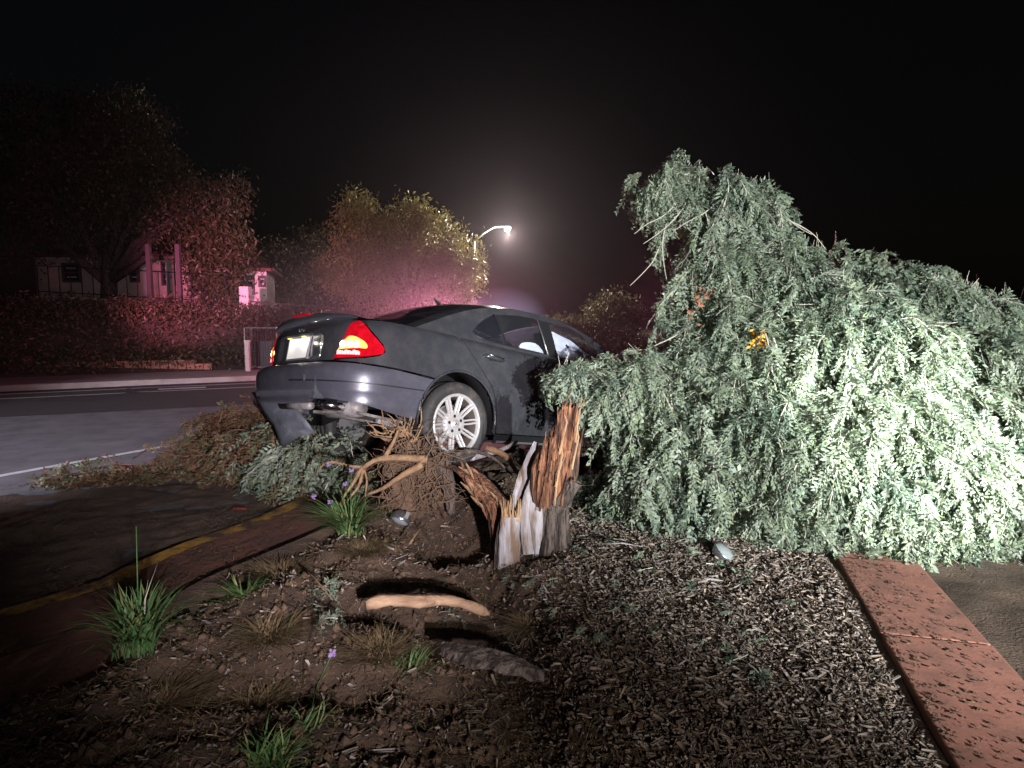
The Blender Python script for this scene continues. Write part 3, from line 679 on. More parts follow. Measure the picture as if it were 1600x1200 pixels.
# wheels
def wheel(parent, name='rear_wheel'):
    wl = bpy.data.objects.new(name, None); COL.objects.link(wl); wl.parent = parent
    R0, r0, W = .326, .232, .225
    prof = [(r0, W / 2 - .012), (r0 + .012, W / 2 - .002), (r0 + .045, W / 2 + .008), (R0 - .03, W / 2 + .004), (R0 - .008, W / 2 - .016)]
    prof += [(R0, W / 2 - .035), (R0, .042), (R0 - .008, .038), (R0 - .008, .030), (R0, .026), (R0, -.026), (R0 - .008, -.03), (R0 - .008, -.038), (R0, -.042), (R0, -W / 2 + .035), (R0 - .008, -W / 2 + .016), (R0 - .03, -W / 2 - .004), (r0 + .045, -W / 2 - .008), (r0, -W / 2 + .012)]
    MB().lathe(prof, 'y', n=56).build('tyre', M['tyre'], wl, True)
    rim = MB().lathe([(r0 + .004, W / 2 - .014), (r0 + .004, W / 2 - .004), (r0 - .010, W / 2 + .002), (r0 - .018, W / 2 - .006), (r0 - .022, W / 2 - .035)], 'y', n=56).build('rim', M['rim'], wl, True)
    MB().lathe([(r0 - .020, W / 2 - .03), (r0 - .04, .02), (r0 - .035, -.06), (r0 - .01, -W / 2 + .02), (r0 + .004, -W / 2 + .004)], 'y', n=40).build('barrel', M['rimdark'], rim, True)
    sp = None
    for k in range(20):
        a = 2 * math.pi * (k // 2) / 10 + (.056 if k % 2 else -.056); a2 = 2 * math.pi * (k // 2) / 10 + (.15 if k % 2 else -.15)
        if True:
            mb = MB(); ca, sa = math.cos(a2), math.sin(a2); cb, sb = math.cos(a), math.sin(a)
            n_ = 6; b = 0
            for i in range(n_ + 1):
                t = i / n_; r = .075 + (r0 - .016 - .075) * t; aa = a2 + (a - a2) * min(1, t * 1.2) if False else (a2 + (a - a2) * t)
                aa = a2 * 1.0 + (a - a2) * t
                yv = W / 2 - .012 - .030 * (1 - t) ** 0.7 * (1 if t < .95 else .9) + .0; wd = .0075 + .002 * t
                c = Vector((r * math.cos(aa), 0, r * math.sin(aa))); tn = Vector((-math.sin(aa), 0, math.cos(aa)))
                for (u, h) in ((-1, -.02), (-.55, .004), (.55, .004), (1, -.02)): mb.v.append(tuple(c + tn * wd * u + Vector((0, yv + h, 0))))
            for i in range(n_):
                for j in range(3): q = i * 4 + j; mb.f.append((q, q + 1, q + 5, q + 4))
            mb.build('spoke', M['rim'], rim, True)
    yh = W / 2 - .036
    MB().lathe([(.105, yh - .03), (.098, yh - .006), (.085, yh), (.05, yh + .002), (.034, yh - .003), (.032, yh + .006), (.028, yh + .012), (.0, yh + .014)], 'y', n=30).build('hub_disc', M['rim'], rim, True)
    mb = MB()
    for k in range(5):
        a = 2 * math.pi * k / 5 + .3; mb.lathe([(0.0, yh + .0045), (.0125, yh + .0045), (.0128, yh - .005)], 'y', (.060 * math.cos(a), 0, .060 * math.sin(a)), 10)
    mb.build('bolt_holes', M['trim'], rim)
    mb = MB()
    for k in range(3):
        a = math.pi / 2 + k * 2 * math.pi / 3; mb.tube([(0, yh + .016, 0), (.024 * math.cos(a), yh + .015, .024 * math.sin(a))], [.005, .001], 5)
    mb.build('cap_star', M['chrome'], rim, True)
    MB().lathe([(0, .0), (.15, .0), (.15, -.012), (0, -.012)], 'y', n=28).build('brake_disc', M['metal'], wl)
    MB().lathe([(.14, .02), (.09, .05), (0, .05)], 'y', n=20).build('hub', M['rimdark'], wl)
    return wl
w0 = wheel(car); w0.location = (.015, -.765, .305); w0.scale = (1.05, 1, 1.05); w0.rotation_euler = (0, 0, math.pi); 
def rot_w(o, side, steer=0, spin=0): o.rotation_mode = 'XYZ'; o.rotation_euler = (0, spin, (math.pi if side < 0 else 0) + steer)
rot_w(w0, -1, 0, .16)
w1 = copy_tree(w0, car); w1.location = (0.02, .755, .27); rot_w(w1, 1, R_(3), .5)
w2 = copy_tree(w0, car); w2.name = 'front_wheel'; w2.location = (WB, -.765, .322); rot_w(w2, -1, R_(12))
w3 = copy_tree(w0, car); w3.name = 'front_wheel'; w3.location = (WB, .765, .322); rot_w(w3, 1, R_(12))
# underbody, exhaust, cabin
ub = MB().box((1.5, 0, .20), (2.2, 1.15, .03)).box((-.55, 0, .43), (.8, 1.3, .05)).box((1.4, 0, .26), (1.9, 1.5, .05)); ub.build('floor_pan', M['trim'], car)
MB().tube([(.12, -.62, .32), (.12, .62, .32)], .035, 8).tube([(.0, -.3, .33), (.0, .3, .33)], .09, 10).build('rear_axle', M['rimdark'], car, True)
MB().tube([(-.93, -.22, .385), (-.93, .28, .385)], .035, 8).build('bumper_beam', M['under'], car, True)
MB().tube([(-.80, -.72, .375), (-.80, -.30, .365), (-.80, -.25, .365)], [.07, .075, .05], 12).build('silencer', M['under'], car, True); MB().tube([(-.8, .72, .37), (-.8, .3, .365)], [.07, .075], 12).build('silencer', M['under'], car, True)
MB().tube([(-.84, -.52, .37), (-1.02, -.52, .385)], .030, 12).tube([(-.84, -.60, .37), (-1.02, -.60, .385)], .028, 12).build('exhaust_tip', M['chrome'], car, True)
MB().tube([(-.75, -.35, .33), (-.2, -.5, .27), (.6, -.45, .22), (1.4, -.2, .17)], .032, 8).build('exhaust_pipe', M['under'], car, True)
MB().box((-.62, -.45, .31), (.5, .55, .02), rot=(0, R_(6), R_(8))).box((-.3, -.6, .29), (.35, .25, .02), rot=(R_(8), R_(-14), 0)).build('heat_shield', M['under'], car)
MB().box((-.4, -.66, .26), (.42, .03, .05), rot=(0, R_(10), 0)).build('suspension_arm', M['under'], car)
MB().box((.72, 0, .78), (.16, 1.3, .62), rot=(0, R_(-14), 0)).box((.98, 0, .52), (.5, 1.3, .15)).build('rear_seat', M['seat'], car)
for yy_ in (-.37, .37):
    s_ = MB().box((1.62, yy_, .85), (.13, .5, .66), rot=(0, R_(-14), 0), top=(.8, .75)).box((1.9, yy_, .52), (.5, .5, .14)).build('front_seat', M['seat'], car)
    MB().box((1.53, yy_, 1.25), (.09, .26, .17), rot=(0, R_(-10), 0), top=(.8, .85)).build('headrest', M['seat'], s_)
MB().box((1.2, 0, .55), (2.6, 1.5, .03)).box((-.28, 0, 1.0), (.7, 1.3, .02)).box((2.2, 0, .93), (.4, 1.35, .08)).build('cabin_floor', M['seat'], car)
# burst curtain airbag behind the near side windows
def bag(x, z): return np.stack([x, -(gy(z) - .055 - .03 * np.sin(x * 9) * np.sin(z * 14)), z + 0 * x], -1)
ab = patch('curtain_airbag', smoothpoly([(1.30, .93), (1.31, 1.17), (1.36, 1.30), (1.50, 1.27), (1.75, 1.20), (2.08, 1.05), (2.1, .95)], 3), bag, M['airbag'], car, step=.04, holes=[[(1.52, 1.175), (1.56, 1.215), (1.60, 1.18), (1.56, 1.15)]], thick=.02)
patch('curtain_airbag', smoothpoly([(.86, .97), (.87, 1.09), (.98, 1.13), (1.12, 1.12), (1.125, .97)], 3), bag, M['airbag'], car, step=.04, thick=.02)
# torn splash panel hanging below the bumper's left half (in car space, falls straight down)
def hang():
    P = [at(394, 612, 5.55), at(430, 618, 5.4), at(458, 632, 5.3), at(478, 655, 5.28), at(494, 677, 5.25), at(468, 682, 5.28), at(443, 700, 5.35), at(428, 668, 5.42), at(408, 640, 5.5)]
    inv = RM.inverted(); Q = [inv @ (p - Vector(CQ[:3])) for p in P]
    c = sum(Q, Vector()) / len(Q); mb = MB(); n = len(Q)
    ring = []
    for k, sc_ in enumerate((1, .66, .33)):
        for i, q in enumerate(Q):
            p = c.lerp(q, sc_) + inv @ Vector((.3, -1, .1)) * (.05 * (1 - sc_) + .02 * math.sin(i * 2.3 + k)); mb.v.append(tuple(p))
    mb.v.append(tuple(c + inv @ Vector((.3, -1, .1)) * .06))
    for k in range(2):
        for i in range(n): mb.f.append((k * n + i, k * n + (i + 1) % n, (k + 1) * n + (i + 1) % n, (k + 1) * n + i))
    for i in range(n): mb.f.append((2 * n + i, 2 * n + (i + 1) % n, 3 * n))
    o = mb.build('torn_splash_panel', M['plastic'], car, True); md = o.modifiers.new('s', 'SOLIDIFY'); md.thickness = .006
hang()
#__PART2__
# ================================================================== fallen pepper tree
def dB(px, py, Y, r): p = at(px, py, Y); return (p.x, p.y, p.z, r)
tree = empty('fallen_pepper_tree', (2.6, 5.6, 0), label='large toppled pepper tree, drooping grey-green crown covering the front of the car', cat='tree')
BL = [dB(1385, 455, 6.0, .36), dB(1310, 455, 6.0, .34), dB(1460, 470, 6.1, .36), dB(1035, 290, 6.1, .22), dB(1085, 270, 6.1, .22), dB(1215, 320, 6.1, .22), dB(1050, 310, 6.1, .28), dB(1110, 320, 6.1, .36), dB(1180, 355, 6.1, .32), dB(1100, 420, 6.0, .50), dB(1170, 470, 5.9, .62),
      dB(1300, 495, 6.0, .60), dB(1385, 485, 6.0, .52), dB(1480, 520, 6.1, .60), dB(1580, 590, 6.2, .6), dB(1060, 560, 5.8, .50), dB(1180, 600, 5.5, .75), dB(1320, 620, 5.3, .80),
      dB(1450, 660, 5.3, .85), dB(940, 600, 5.1, .30), dB(890, 598, 5.0, .20), dB(1010, 650, 5.2, .50), dB(1100, 700, 5.0, .55), dB(1220, 735, 4.8, .58), dB(1330, 740, 4.7, .62),
      dB(1450, 770, 4.7, .6), dB(1590, 740, 5.2, .7), dB(960, 730, 5.5, .42), dB(1010, 745, 5.1, .36), dB(1140, 770, 4.85, .32), dB(1290, 810, 4.45, .28), dB(1370, 810, 4.5, .3)]
def loc(q): return q - np.array(tree.location)
OUT = [(1000, 290), (1032, 255), (1080, 240), (1140, 256), (1200, 285), (1242, 315), (1258, 350), (1250, 392), (1300, 396), (1345, 404), (1380, 394), (1420, 400), (1480, 425), (1560, 475), (1640, 560), (1640, 905), (1440, 885), (1395, 875), (1300, 892), (1250, 870), (1130, 838), (1000, 822), (900, 806), (886, 700), (900, 650), (862, 640), (840, 602), (862, 578), (930, 566), (1000, 556), (1010, 520), (1035, 470), (1018, 425), (1012, 375), (1000, 335)]
def proj(p):
    c_, s_ = math.cos(PITCH), math.sin(PITCH); z = p[..., 2] - EYE; d = p[..., 1] * c_ - z * s_; u = p[..., 1] * s_ + z * c_
    return 800 + F * p[..., 0] / d, 600 - F * u / d
def prune(roots, dirs, lq, sq, n, free=0):
    jit = lambda q: (26 * vnoise(q[:, 0] + q[:, 1] * .3, q[:, 2], 9.) + 30 * vnoise(q[:, 0], q[:, 2] + 3, 3.2), 26 * vnoise(q[:, 0] + 7, q[:, 2], 9.) + 34 * vnoise(q[:, 0] + 5, q[:, 2], 3.5))
    px, py = proj(lq[:, 2]); jx, jy = jit(lq[:, 2]); a = inside(OUT, px + jx, py + jy); px, py = proj(sq[:, 2]); jx, jy = jit(sq[:, 2]); b = inside(OUT, px + jx, py + jy)
    for dx_, dy_ in ((0, -16), (12, -6), (-12, -6)): b &= inside(OUT, px + jx + dx_, py + jy + dy_)
    if free:
        fs = rng.random(n) < free; h_ = len(lq) // 2; per = h_ // n; sid = (np.arange(len(lq)) % h_) // per; a |= fs[sid]
        ns = n * 11; s1 = np.arange(ns) // 11; k2 = (len(sq) - ns) // n; s2 = np.arange(len(sq) - ns) // k2; b |= np.concatenate([fs[s1], fs[s2]])
    return lq[a], sq[b]
def noise3(p, f): return vnoise(p[:, 0] + p[:, 2] * .63, p[:, 1] * .6 + p[:, 2] - p[:, 0] * .3, f)
roots, dirs = blob_roots(BL, 3300, .62); kp = noise3(roots, 2.6) + .35 * noise3(roots, 6.) < .09; roots, dirs = roots[kp], dirs[kp]
L = .24 + .44 * rng.random(len(roots)) ** 1.5
dirs2 = unit(dirs * .8 + np.array([-.12, -.1, .12]) + rng.normal(size=dirs.shape) * .35)
lq, sq = strands(roots, dirs2, L, droop=.32, wander=.15, floor=gz, fr_per=2, pairs=7)
lq, sq = prune(roots, dirs, lq, sq, len(roots), .05)
r2, d2 = blob_roots(BL, 420, .15); lq2, sq2 = strands(r2, unit(rng.normal(size=d2.shape)), .5 + 0 * r2[:, 0], droop=.2, wander=.25, floor=gz, fr_per=2, pairs=5, ll=.045, lw=.014)
lq2, sq2 = prune(0, 0, lq2, sq2, 420)
fo = leafobj('foliage', loc(np.concatenate([lq, lq2])), loc(np.concatenate([sq, sq2])), M['leaf'], M['twig'], tree); fo['kind'] = 'stuff'
# nearest fronds, each an object of its own
protos = []
for k in range(10):
    a, b = strands(np.zeros((1, 3)), np.array([[1., 0, .35]]), np.array([.48 + .03 * k]), droop=.26 + .03 * (k % 4), wander=.14, fr_per=2, pairs=7, ll=.040, lw=.009)
    protos.append(leafobj('frond', a, b, M['leaf'], M['twig'], tree))
r3, d3 = blob_roots(BL, 900, .97); ok3 = np.ones(len(r3), bool)
for dx_, dz_ in ((0, 0), (-.36, -.1), (.36, -.1), (-.25, -.42), (.25, -.42), (0, .16)):
    q_ = r3 + np.array([dx_, 0, dz_]); a_, b_ = proj(q_); ok3 &= inside(OUT, a_, np.minimum(b_, 840))
r3, d3 = r3[ok3][:290], d3[ok3][:290]
for i in range(len(r3)):
    o = protos[i] if i < 10 else protos[i % 10].copy()
    if i >= 10: COL.objects.link(o)
    p = r3[i]; p[2] = max(p[2], gh(p[0], p[1]) + .28)
    o.location = Vector(p - np.array(tree.location)); az = math.atan2(d3[i][1] - .6, d3[i][0] - .1 + random.uniform(-.8, .8))
    o.rotation_euler = (random.uniform(-.5, .5), random.uniform(-.25, .25), az); s = random.uniform(.8, 1.2); o.scale = (s, s, s)
def resample3(P, n):
    out = []
    for i in range(len(P) - 1):
        p0, p1, p2, p3 = P[max(i - 1, 0)], P[i], P[i + 1], P[min(i + 2, len(P) - 1)]
        for k in range(n):
            t = k / n; out.append(.5 * ((2 * p1) + (p2 - p0) * t + (2 * p0 - 5 * p1 + 4 * p2 - p3) * t * t + (3 * p1 - p0 - 3 * p2 + p3) * t ** 3))
    return out + [P[-1]]
# limbs inside the crown
mb = MB()
def W3(px, py, Y): return at(px, py, Y)
tl_ = Vector(tree.location)
for pts, r0 in (([W3(905, 690, 5.4), W3(1000, 690, 5.6), W3(1130, 640, 5.8), W3(1260, 600, 6.0), W3(1400, 560, 6.2)], .13),
                ([W3(1060, 660, 5.7), W3(1090, 560, 5.9), W3(1100, 460, 6.1), W3(1110, 340, 6.2)], .07), ([W3(1180, 620, 5.9), W3(1230, 720, 5.3), W3(1300, 800, 4.9)], .05), ([W3(1260, 600, 6), W3(1330, 500, 6.1), W3(1400, 440, 6.2)], .05)):
    n = len(pts); mb.tube([p - tl_ for p in pts], [r0 * (1 - .75 * i / (n - 1)) for i in range(n)], 8, jit=.12)
mb.build('limb', M['bark'], tree, True)
for k in range(46):
    random.seed(900 + k); px, py = random.choice([(random.uniform(1020, 1380), random.uniform(480, 800)), (random.uniform(1030, 1230), random.uniform(290, 470))]); Y0 = 5.35 - (py - 480) * .0022 if py > 480 else 5.7
    P = [at(px, py, Y0 + .15)]; a = random.uniform(.2, 2.4)
    for j in range(4): a += random.uniform(-.3, .35); P.append(at(px := px + math.cos(a) * 26, py := min(860, py + math.sin(a) * 26), Y0 - .06 * j))
    MB().tube([p - tl_ for p in resample3(P, 3)], [.008 * (1 - .06 * i) for i in range(13)], 5).build('twig', M['twig'], tree, True)
# blossom and dead leaf clusters in the crown
def cluster(name, px, py, Y, r, m, n=26, sz=.022):
    c = np.array(at(px, py, Y) - tl_); p = c + rng.normal(size=(n, 3)) * r; d = unit(rng.normal(size=(n, 3))) * sz; e = unit(np.cross(d, rng.normal(size=(n, 3)))) * sz * .6
    quads(name, np.stack([p - d, p + e, p + d, p - e], 1), m, tree)
cluster('orange_blossom', 1186, 530, 4.98, .035, M['orangeflower'], 44, .02); cluster('dead_leaves', 1100, 468, 5.2, .04, M['dryleaf']); cluster('dead_leaves', 1078, 490, 5.2, .03, M['dryleaf'], 14)
# upright splintered stump ------------------------------------------------
st = empty('splintered_stump', gnd(850, 890, .02), label='upright torn tree stump with orange splintered top, in front of the rear door', cat='tree stump')
def shard(name, pts, rad, m, parent, flat=1., n=10, jit=.16, seed=0, spikes=0, twist=None):
    """a broken slab of wood: ragged tube flattened towards the view, with spiky top"""
    random.seed(seed); mb = MB(); base = Vector(parent.location); P = [Vector(p) for p in pts]
    mb.tube([p - base for p in resample3(P, 4)], [np.interp(i / (len(P) * 4 - 4), np.linspace(0, 1, len(rad)), rad) for i in range(len(P) * 4 - 3)], n, jit=jit)
    if flat != 1:
        c = sum(P, Vector()) / len(P) - base
        mb.v = [(v[0], c.y + (v[1] - c.y) * flat, v[2]) if True else v for v in mb.v]
    top = P[-1] - base; d = (P[-1] - P[-2]).normalized()
    for k in range(spikes):
        a = random.uniform(0, 6.28); r = rad[-1] * random.uniform(.2, .95); o = Vector((math.cos(a) * r, math.sin(a) * r * flat, 0)); h = random.uniform(.05, .20)
        mb.tube([top + o - d * .05, top + o * 1.15 + d * h * .6, top + o * 1.2 + d * h], [.016, .009, .0015], 4)
    return mb.build(name, m, parent, False)
# fluted, ragged outer trunk built from a profile lofted between ground and break
def stump_shell(name, m, centers, half, parent, depth=.6, n=26, seed=3, flute=.22, ragged=0):
    random.seed(seed); base = Vector(parent.location); mb = MB(); C = resample3([Vector(c) for c in centers], 6); k = len(C)
    ph = [random.uniform(0, 6.28) for _ in range(4)]
    for i, c in enumerate(C):
        t = i / (k - 1); r = np.interp(t, np.linspace(0, 1, len(half)), half)
        for j in range(n):
            a = 2 * math.pi * j / n; fl = 1 + flute * (.5 * math.sin(3 * a + ph[0] + t) + .3 * math.sin(7 * a + ph[1] - 2 * t) + .25 * math.sin(13 * a + ph[2] + t * 3)) + random.uniform(-.03, .03)
            z = 0
            if ragged and i == k - 1: z = random.uniform(-ragged, ragged * 1.3)
            mb.v.append((c.x - base.x + r * fl * math.cos(a), c.y - base.y + r * fl * depth * math.sin(a), c.z - base.z + z))
    for i in range(k - 1):
        for j in range(n): mb.f.append((i * n + j, i * n + (j + 1) % n, (i + 1) * n + (j + 1) % n, (i + 1) * n + j))
    b = len(mb.v); c = C[-1] - base; mb.v.append((c.x, c.y, c.z - .05)); mb.f += [(b - n + j, b - n + (j + 1) % n, b) for j in range(n)]
    return mb.build(name, m, parent, True)
Ys = 4.22
stump_shell('bark_base', M['bark'], [at(872, 905, Ys), at(868, 850, Ys), at(866, 790, Ys), at(872, 755, Ys)], [.15, .10, .088, .08], st, seed=5, ragged=.05, flute=.42, n=40)
stump_shell('torn_heartwood', M['torn'], [at(862, 790, Ys), at(864, 730, Ys), at(876, 690, Ys + .02), at(886, 655, Ys + .03), at(889, 634, Ys + .03)], [.10, .122, .092, .066, .042], st, seed=9, ragged=.03, flute=.38, n=40)
shard('bark_edge', [at(884, 790, Ys + .0), at(896, 720, Ys + .02), at(899, 642, Ys + .03)], [.045, .036, .022], M['bark'], st, seed=2)
shard('side_stub', [at(868, 800, Ys - .02), at(888, 770, Ys - .06), at(900, 752, Ys - .08)], [.05, .05, .042], M['bark'], st, seed=6, jit=.1)
for k in range(26):
    random.seed(40 + k); px = random.uniform(838, 900); py = random.uniform(640, 760)
    a = at(px, py + 45, Ys - .09 - random.random() * .03); b = at(px + random.uniform(2, 12), py - 5, Ys - .08); c = at(px + random.uniform(4, 18), py - random.uniform(15, 45), Ys - .07)
    MB().tube([a - Vector(st.location), b - Vector(st.location), c - Vector(st.location)], [.007, .006, .001], 4, jit=.2).build('splinter', M['torn'] if k % 6 else M['splinter'], st)
for i_, (P, r_) in enumerate((([at(783, 905, 4.14), at(785, 850, 4.15), at(790, 806, 4.16)], [.05, .045, .03]), ([at(815, 890, 4.24), at(812, 840, 4.26), at(822, 780, 4.3)], [.06, .05, .04]), ([at(858, 900, 4.12), at(858, 850, 4.16), at(862, 790, 4.2)], [.06, .045, .04]), ([at(836, 895, 4.3), at(850, 820, 4.3), at(858, 760, 4.3)], [.07, .06, .05]), ([at(884, 905, 4.15), at(880, 850, 4.2), at(882, 800, 4.22)], [.05, .04, .03]))):
    stump_shell('bark_strip', M['bark'], P, r_, st, depth=.7, seed=60 + i_, flute=.5, ragged=.03, n=22)
slab_pts = [([at(795, 905, 4.08), at(796, 850, 4.08), at(797, 808, 4.1)], [.078, .070, .062], 5), ([at(828, 868, 4.18), at(824, 800, 4.22), at(834, 745, 4.26)], [.05, .055, .02], 0), ([at(846, 875, 4.16), at(838, 810, 4.2), at(836, 760, 4.24)], [.042, .05, .03], 0), ([at(806, 800, 4.3), at(820, 740, 4.36), at(838, 690, 4.4)], [.055, .04, .02], 3)]
for i, (P, r, sp) in enumerate(slab_pts):
    shard('pale_slab', P, r, M['sapwood'], st, flat=.45 if i else .35, seed=20 + i, jit=.05, n=12)
for k in range(30):
    random.seed(90 + k); px = random.uniform(782, 812); a = at(px, 815, 4.07 + random.random() * .05); b = at(px + random.uniform(-6, 5), 800 - random.uniform(0, 28), 4.07 + random.random() * .05)
    MB().tube([a - Vector(st.location), b - Vector(st.location)], [.008, .0015], 4).build('splinter', M['splinter'], st)

# uprooted root ball with its bark arm ---------------------------------
rb = empty('root_ball', at(655, 745, 4.95), label='upturned ball of tangled brown roots and soil under the rear wheel', cat='tree roots')
base = Vector(rb.location)
def lumpy(name, c, rad, m, parent, seed=0, amp=.2, seg=(34, 22)):
    random.seed(seed); V = []; Fc = []; base = Vector(parent.location); n, k = seg
    for i in range(k + 1):
        ph = math.pi * i / k
        for j in range(n):
            th = 2 * math.pi * j / n; d = Vector((math.sin(ph) * math.cos(th), math.sin(ph) * math.sin(th), math.cos(ph)))
            f = 1 + amp * float(fbm(d.x * 2 + seed + d.z * 1.3, d.y * 2 + d.z * 1.7, 1.6, 4, .6)) * 1.6
            V.append(tuple(Vector(c) - base + Vector((d.x * rad[0], d.y * rad[1], d.z * rad[2])) * f))
    for i in range(k):
        for j in range(n): Fc.append((i * n + j, i * n + (j + 1) % n, (i + 1) * n + (j + 1) % n, (i + 1) * n + j))
    me = bpy.data.meshes.new(name); me.from_pydata(V, [], Fc); me.update(); return link(name, me, m, parent, True)
lumpy('root_soil', at(648, 735, 4.98), (.23, .2, .31), M['rootsoil'], rb, 4, .5); lumpy('root_soil', at(690, 760, 5.15), (.12, .2, .24), M['rootsoil'], rb, 8, .3); lumpy('root_soil', at(625, 720, 5.0), (.13, .14, .16), M['rootsoil'], rb, 6, .5)
def rootline(pts, r, name='root', m=None, par=rb, n=7):
    P = resample3([Vector(p) - Vector(par.location) for p in pts], 4); k = len(P)
    MB().tube(P, [r * (1 - .7 * i / (k - 1)) for i in range(k)], n, jit=.10).build(name, m or M['root'], par, True)
Yr = 4.72
rootline([at(668, 718, Yr), at(625, 715, Yr), at(590, 718, Yr - .05), at(566, 732, Yr - .1), at(556, 742, Yr - .1)], .032)
rootline([at(600, 716, Yr - .03), at(615, 690, Yr), at(622, 672, Yr)], .022); rootline([at(566, 730, Yr - .1), at(545, 728, Yr - .1), at(520, 722, Yr - .1), at(505, 726, Yr - .1), at(498, 738, Yr - .1)], .014)
rootline([at(566, 730, Yr - .1), at(552, 755, Yr - .15), at(538, 775, Yr - .2), at(526, 800, Yr - .3)], .017); rootline([at(568, 732, Yr - .1), at(560, 760, Yr - .18), at(545, 780, Yr - .2), at(540, 796, Yr - .25)], .014)
rootline([at(568, 732, Yr - .1), at(573, 750, Yr - .15), at(571, 775, Yr - .2), at(572, 800, Yr - .3)], .010); rootline([at(660, 726, Yr - .02), at(630, 742, Yr - .05), at(600, 762, Yr - .08), at(575, 772, Yr - .1)], .030)
for k in range(190):
    random.seed(200 + k); px = random.uniform(595, 700); py = random.uniform(668 + abs(px - 650) * .3, 790); Y0 = 4.82 - random.random() * .1
    P = [at(px, py, Y0)]; a = random.uniform(0, 6.28) if k % 2 else random.uniform(1.0, 2.3)
    for j in range(4):
        a += random.uniform(-.7, .7); l = random.uniform(8, 17); P.append(at(px := px + math.cos(a) * l, py := min(800, py + math.sin(a) * l * .9), Y0 - .02 * j * random.random()))
    rootline(P, random.uniform(.003, .0075), n=5, m=M['rootfine'])
for k in range(22):
    random.seed(500 + k); px = 610 + random.uniform(-12, 45); py = 672 + random.uniform(-5, 20); P = [at(px, py, 4.85)]; a = random.uniform(2.6, 5.6)
    for j in range(3): a += random.uniform(-.5, .5); P.append(at(px := px + math.cos(a) * 11, py := py + math.sin(a) * 11, 4.83))
    rootline(P, .010, n=5)
# split bark trunk arcing from roots towards the stump
arc = empty('split_trunk', at(760, 760, 4.85), label='shattered orange-brown trunk piece arching between root ball and stump', cat='tree trunk')
stump_shell('torn_wood', M['torn'], [at(700, 728, 4.75), at(730, 738, 4.6), at(756, 768, 4.45), at(778, 800, 4.35), at(785, 885, 4.3)], [.07, .08, .09, .08, .06], arc, depth=.7, seed=31, flute=.35)
stump_shell('dark_bark', M['bark'], [at(690, 715, 4.85), at(700, 750, 4.8), at(706, 800, 4.85)], [.06, .05, .03], arc, depth=.7, seed=33, flute=.3)
for k in range(26):
    random.seed(600 + k); t = random.random(); px = 715 + 70 * t; py = 722 + 80 * t + random.uniform(-15, 30); Y0 = 4.50 - .22 * t
    a = at(px, py, Y0); b = at(px + random.uniform(8, 25), py + random.uniform(10, 35), Y0 - .01); MB().tube([a - Vector(arc.location), a.lerp(b, .5) - Vector(arc.location) + Vector((0, -.01, .01)), b - Vector(arc.location)], [.004, .012, .003], 5, jit=.2).build('splinter', M['torn'] if k % 2 else M['root'], arc)
rootline([at(760, 700, 5.1), at(790, 712, 5.05), at(812, 742, 5.0), at(840, 743, 5.0)], .03, 'branch', M['root'], arc); rootline([at(700, 716, 4.85), at(735, 705, 4.9), at(770, 715, 4.95), at(800, 742, 5.0)], .025, 'branch', M['bark'], arc)
# pale stick/metal sheet under the wheel
pb = empty('pale_branch', at(770, 705, 5.3), label='pale peeled branch lying behind the rear wheel under the sill', cat='branch')
rootline([at(735, 715, 5.3), at(765, 708, 5.25), at(790, 700, 5.2), at(808, 690, 5.15)], .035, 'wood', M['sapwood'], pb)
# log and slabs in the foreground ---------------------------------------
lg = empty('broken_branch', gnd(650, 950, .08), label='tan stripped branch lying flat in the foreground dirt', cat='branch')
g0 = [gnd(px, py, z) for px, py, z in ((572, 945, .15), (610, 938, .16), (655, 940, .15), (700, 938, .12), (738, 948, .09), (765, 960, .0))]
P = resample3([p - Vector(lg.location) for p in g0], 4); MB().tube(P, [.8 * q for q in [.030, .036, .042, .040, .034, .038, .035, .038, .044, .037, .033, .034, .038, .036, .031, .034, .033, .038, .03, .02, .01][:len(P)]], 14, jit=.10).build('wood', M['log'], lg, True)
def slab(name, label, pts, hw, m, cat='bark'):
    o = empty(name, pts[0], label=label, cat=cat); mb = MB(); P = resample3([Vector(p) - Vector(pts[0]) for p in pts], 4); n = len(P)
    random.seed(len(label)); 
    for i, p in enumerate(P):
        t = i / (n - 1); h = hw * (math.sin(math.pi * (.12 + .8 * t))) * random.uniform(.8, 1.15)
        for u, z in ((-1, 0), (-.5, .03), (.5, .035), (1, 0), (0, -.02)): mb.v.append((p.x, p.y + u * h, p.z + z + random.uniform(-.006, .006)))
    for i in range(n - 1):
        for j in range(5): mb.f.append((i * 5 + j, i * 5 + (j + 1) % 5, (i + 1) * 5 + (j + 1) % 5, (i + 1) * 5 + j))
    mb.f.append((0, 1, 2, 3, 4)); mb.f.append(tuple(5 * n - 5 + j for j in range(5))[::-1])
    mb.build('wood', m, o, False); return o
slab('bark_slab', 'flat grey-brown bark slab half buried at the bottom centre', [gnd(690, 1018, .03), gnd(740, 1028, .05), gnd(800, 1040, .05), gnd(850, 1062, .0)], .09, M['bark'])
